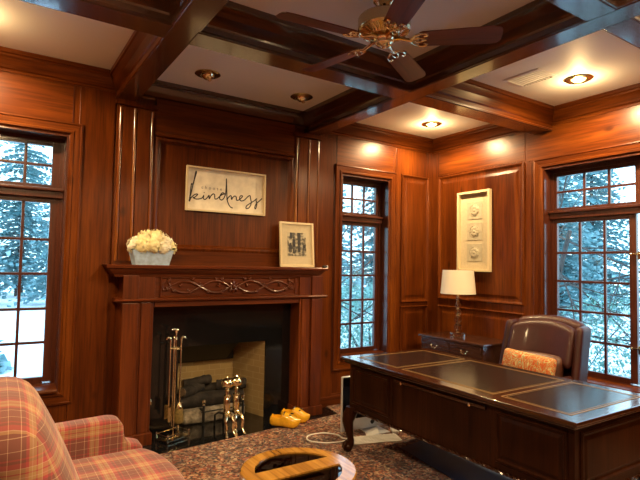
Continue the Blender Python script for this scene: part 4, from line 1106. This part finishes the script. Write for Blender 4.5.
# ------------------------------------------------------------------ recessed lights and vent
def can(x, y, lit, lab, e=30):
    t = thing('recessed_light', lab, 'ceiling light', (x, y, ZC-.0005), 0, 'lit recessed ceiling lights' if lit else 'unlit recessed ceiling lights')
    bm = B(); lathe(bm, [(.058, 0), (.104, 0), (.106, -.006), (.094, -.012), (.07, -.014), (.058, -.006)], seg=36)
    bmesh.ops.delete(bm, geom=[f for f in bm.faces if len(f.verts) > 6], context='FACES')
    obj('trim_ring', bm, BRASSD, t, world=False)
    if not lit:
        bm = B(); lathe(bm, [(.004, -.05), (.028, -.046), (.05, -.03), (.059, -.008), (.059, -.001)], seg=28); obj('eyeball', bm, BRASS, t, world=False)
        bm = B(); ball(bm, (.012, -.012, -.045), .021, 14); obj('bulb', bm, BULBOFF, t, world=False)
    else:
        bm = B(); lathe(bm, [(.004, -.026), (.03, -.023), (.047, -.013), (.056, -.002)], seg=28); obj('bulb', bm, BULB, t, world=False)
        l = bpy.data.lights.new('can_light', 'SPOT'); l.energy = e; l.color = (1, .70, .36); pl = bpy.data.lights.new('can_glow', 'POINT'); pl.energy = e*.065; pl.color = (1, .64, .27); pl.shadow_soft_size = .04
        po = bpy.data.objects.new('can_glow', pl); COL.objects.link(po); po.location = (x, y, ZC-.10)
        l.spot_size = R(172); l.spot_blend = .35; l.shadow_soft_size = .05
        lo2 = bpy.data.objects.new('can_light', l); COL.objects.link(lo2); lo2.location = (x, y, ZC-.045)
can(-3.13, -.47, False, 'unlit brass eyeball ceiling light nearer the left window')
can(-2.20, -.45, False, 'unlit brass eyeball ceiling light nearer the narrow window')
can(-.57, -.53, True, 'lit recessed ceiling light in the far corner coffer', 150)
can(-.57, -2.19, True, 'lit recessed ceiling light beside the white ceiling vent', 150)
can(-4.80, -.62, True, 'lit recessed ceiling light over the left window', 150)
can(-4.6, -2.3, True, 'added unseen recessed light over the plaid armchair', 80)  # this and the next four are unseen lights added to brighten the room
can(-2.7, -3.85, True, 'added unseen recessed light between fan and camera', 150)
can(-4.7, -3.85, True, 'added unseen recessed light over the camera', 80)
can(-2.75, -5.3, True, 'added unseen recessed light by the front wall', 150)
can(-.9, -3.85, True, 'added unseen recessed light beyond the near desk end', 150)
t = thing('ceiling_vent', 'white slatted air vent in the right-hand coffer', 'vent', (-.91, -1.97, ZC))
bm = B(); ring(bm, (-1.04, -2.13, ZC), (1, 0, 0), (0, 1, 0), (0, 0, -1), .27, .32, [(0, 0), (0, .006), (.02, .01), (.024, .004), (.024, 0)]); obj('frame', bm, VENTW, t)
bm = B()
for k in range(11): obox(bm, (-.905, -2.1+.027*k, ZC-.005), (.225, .02, .003), Matrix.Rotation(R(25), 4, 'X'))
obj('slats', bm, VENTW, t)

# ------------------------------------------------------------------ outside
bm = B(); GZ = -.5
box(bm, -60, 60, .9, 90, GZ-.3, GZ); box(bm, .9, 60, -60, .9, GZ-.3, GZ); box(bm, -60, .9, -60, -6.6, GZ-.3, GZ)
struct('ground', bm, SNOW, 'snow-covered lawn outside the windows', 'ground')
def conifer(x, y, h, r, mat, lab, seed, dens=1.0, grp='conifers beyond the snowy lawn'):
    rnd = random.Random(seed)
    t = thing('conifer_tree', lab, 'tree', (x, y, GZ), 0, grp)
    bm = B(); cyl(bm, (0, 0, 0), (0, 0, h*.95), .03*h*.6, .01, 8); obj('trunk', bm, BARK, t, world=False)
    bm = B(); lay = int(h*4.2*dens)
    for i in range(lay):
        z = h*(.06+.94*i/lay); rr = r*(1-(i/lay))**.8+.12
        nb = max(5, int(13*dens*(1-.6*i/lay)))
        for k in range(nb):
            a = rnd.uniform(0, 2*PI); L = rr*rnd.uniform(.75, 1.1); d = V((math.cos(a), math.sin(a), 0)); sd = V((-d.y, d.x, 0))
            ns = max(3, int(L*4.5))
            for j in range(ns):
                f = (j+.5)/ns; p = d*(L*f)+V((0, 0, z-.28*L*f*f+.05*rnd.uniform(-1, 1)))
                for s in (-1, 1):
                    w2 = .36*(1-.5*f)*rnd.uniform(.7, 1.3); tip = p+sd*s*w2+d*w2*.5+V((0, 0, rnd.uniform(-.16, .04)))
                    q = V((0, 0, .06)); bm.faces.new([bm.verts.new(p-d*.06), bm.verts.new(p+d*.1+q*.5), bm.verts.new(tip), bm.verts.new(p.lerp(tip, .5)-d*.07-q)])
    obj('needles', bm, mat, t, world=False, flat=True)
def shrub(x, y, rx, ry, h, lab, seed, k=5200, ls=.075, grp='evergreen shrubs outside the windows'):
    rnd = random.Random(seed)
    t = thing('evergreen_shrub', lab, 'shrub', (x, y, GZ), 0, grp)
    bm = B()
    for i in range(7): tube(bm, [(0, 0, 0), (rnd.uniform(-.5, .5)*rx, rnd.uniform(-.5, .5)*ry, h*.5), (rnd.uniform(-.9, .9)*rx, rnd.uniform(-.9, .9)*ry, h*.85)], [.03, .02, .01], 6)
    obj('stem', bm, BARK, t, world=False)
    bm = B()
    for i in range(k):
        u = rnd.random(); a = rnd.uniform(0, 2*PI); q = math.sqrt(rnd.uniform(.25, 1)); zz = rnd.random()
        w2 = math.sqrt(max(0, 1-(2*zz-1)**4)); p = V((rx*q*w2*math.cos(a), ry*q*w2*math.sin(a), .02+h*zz*(.85+.3*noise.noise(V((a*1.3, zz*2, seed))))))
        e1 = V((rnd.uniform(-1, 1), rnd.uniform(-1, 1), rnd.uniform(-.6, 1))).normalized(); e2, _ = frame_axes(e1)
        bm.faces.new([bm.verts.new(p), bm.verts.new(p+e1*ls*.5+e2*ls*.3), bm.verts.new(p+e1*ls), bm.verts.new(p+e1*ls*.5-e2*ls*.3)])
    obj('leaves', bm, BUSH, t, world=False, flat=True)
def bare_tree(x, y, h, lab, seed, lean=(0, 0)):
    rnd = random.Random(seed)
    t = thing('bare_tree', lab, 'tree', (x, y, GZ), 0, 'leafless trees outside the windows')
    bm = B(); bt = B()
    def grow(tgt, p, d, L, r, dep):
        k = 5; pts = [p]; dd = d.copy()
        for i in range(k):
            dd = (dd+V((rnd.uniform(-.18, .18), rnd.uniform(-.18, .18), rnd.uniform(-.14, .10)))).normalized(); pts.append(pts[-1]+dd*L/k)
        tube(tgt, pts, [r*(1-.5*i/k) for i in range(k+1)], 5)
        if dep:
            for i in range(rnd.choice((3, 4, 4))):
                q = pts[rnd.randint(2, k)]; nd = (dd+V((rnd.uniform(-1, 1), rnd.uniform(-1, 1), rnd.uniform(-.45, .6)))).normalized()
                grow(bm, q, nd, L*rnd.uniform(.55, .75), r*.5, dep-1)
    grow(bt, V((0, 0, 0)), V((lean[0], lean[1], 1)).normalized(), h*.45, .07, 0)
    top = V((lean[0], lean[1], 1)).normalized()*h*.36
    for i in range(16): grow(bm, top*(.4+.05*i), V((rnd.uniform(-1, 1), rnd.uniform(-1, 1), rnd.uniform(-.2, .6))).normalized(), h*.30, .024, 3)
    obj('trunk', bt, BARK, t, world=False); obj('branches', bm, BARK, t, world=False)
conifer(-6.4, 21, 11, 2.6, PINE, 'tall conifer at the left of the far snowy lawn', 1)
conifer(-3.4, 27, 12, 2.7, PINE, 'tall conifer straight behind the left window', 2)
conifer(-1.4, 20.5, 9.5, 2.5, PINED, 'darker conifer at the right of the far snowy lawn', 3)
conifer(-9.6, 27.5, 12, 2.7, PINED, 'dark conifer at the far left edge of the lawn', 4)
conifer(-4.95, 6.2, 1.15, .72, PINED, 'small conifer near the house, low in the left window', 5, 1.3)
conifer(6.2, 12.5, 9, 2.3, PINE, 'pale conifer beyond the narrow window', 6)
conifer(11.8, 14.5, 10, 2.5, PINED, 'dark conifer beyond and right of the narrow window', 7)
conifer(3.7, 18.5, 10, 1.9, PINE, 'pale conifer beyond and left of the narrow window', 11)
conifer(15, 7.4, 8.5, 2.3, PINE, 'pale conifer beyond the left half of the wide window', 8)
conifer(21.5, 9.6, 11, 2.8, PINED, 'dark conifer farthest out beyond the wide window', 9)
conifer(15, 1.6, 8, 2.3, PINE, 'pale conifer beyond the right half of the wide window', 10)
shrub(1.5, 3.0, 1.5, .9, 1.75, 'green shrub low outside the narrow window', 21)
shrub(4.0, 5.6, 1.7, 1.2, 2.0, 'larger shrub farther out beyond the narrow window', 22)
shrub(4.6, -.6, 1.5, 1.6, 1.85, 'shrub low outside the wide window, behind the desk chair', 23, 6500)
shrub(5.2, -3.6, 1.4, 1.5, 1.8, 'shrub low outside the near half of the wide window', 24)
bare_tree(4.0, 1.2, 6.5, 'leafless tree with thin branches outside the wide window', 31, (-.05, -.12))
bare_tree(3.6, 7.4, 6.5, 'leafless tree outside the narrow window', 33)

# ------------------------------------------------------------------ light, camera, view
w = bpy.data.worlds.new('World'); SC.world = w; w.use_nodes = True
nt = w.node_tree; bg = nt.nodes['Background']
tcw = N(nt, 'ShaderNodeTexCoord'); sxw = N(nt, 'ShaderNodeSeparateXYZ'); nt.links.new(tcw.outputs['Generated'], sxw.inputs[0])
rw = ramp(nt, [(0, (.5, .76, .9)), (.25, (.55, .8, .97)), (.8, (.42, .7, 1.0))]); nt.links.new(sxw.outputs[2], rw.inputs[0])
nt.links.new(rw.outputs[0], bg.inputs[0]); bg.inputs[1].default_value = 4.4
def portal(name, loc, rot, sx, sy):
    l = bpy.data.lights.new(name, 'AREA'); l.shape = 'RECTANGLE'; l.size = sx; l.size_y = sy; l.cycles.is_portal = True
    o = bpy.data.objects.new(name, l); COL.objects.link(o); o.location = loc; o.rotation_euler = rot
portal('left_window_portal', ((WIN_L[0]+WIN_L[1])/2, .3, 1.5), (-PI/2, 0, 0), .9, 2.2)
portal('narrow_window_portal', ((WIN_C[0]+WIN_C[1])/2, .3, 1.5), (-PI/2, 0, 0), .9, 2.2)
for q in WIN_F: portal('front_window_portal', ((q[0]+q[1])/2, YF-.3, 1.5), (PI/2, 0, 0), 1.9, 2.2)
portal('wide_window_portal', (.3, (WIN_R[0]+WIN_R[1])/2, 1.5), (PI/2, 0, PI/2), 1.9, 2.2)

cam = bpy.data.cameras.new('Camera'); co = bpy.data.objects.new('Camera', cam); COL.objects.link(co)
yaw, pitch, roll = R(33.053), R(2.831), R(1.097)
f = V((math.sin(yaw)*math.cos(pitch), math.cos(yaw)*math.cos(pitch), math.sin(pitch)))
r = V((math.cos(yaw), -math.sin(yaw), 0)); u = r.cross(f)
r2 = r*math.cos(roll)+u*math.sin(roll); u2 = -r*math.sin(roll)+u*math.cos(roll)
M = Matrix((r2, u2, -f)).transposed().to_4x4(); M.translation = (-4.5588, -4.4395, 1.5)
co.matrix_world = M
cam.sensor_width = 36; cam.lens = 498.69*36/640; cam.clip_start = .05; cam.clip_end = 200
SC.camera = co
SC.view_settings.view_transform = 'Standard'; SC.view_settings.look = 'None'
SC.view_settings.gamma = 1; SC.view_settings.use_curve_mapping = False
SC.view_settings.exposure = 0.22
SC.cycles.use_denoising = True; SC.cycles.max_bounces = 8; SC.cycles.transparent_max_bounces = 12
SC.cycles.sample_clamp_indirect = 6
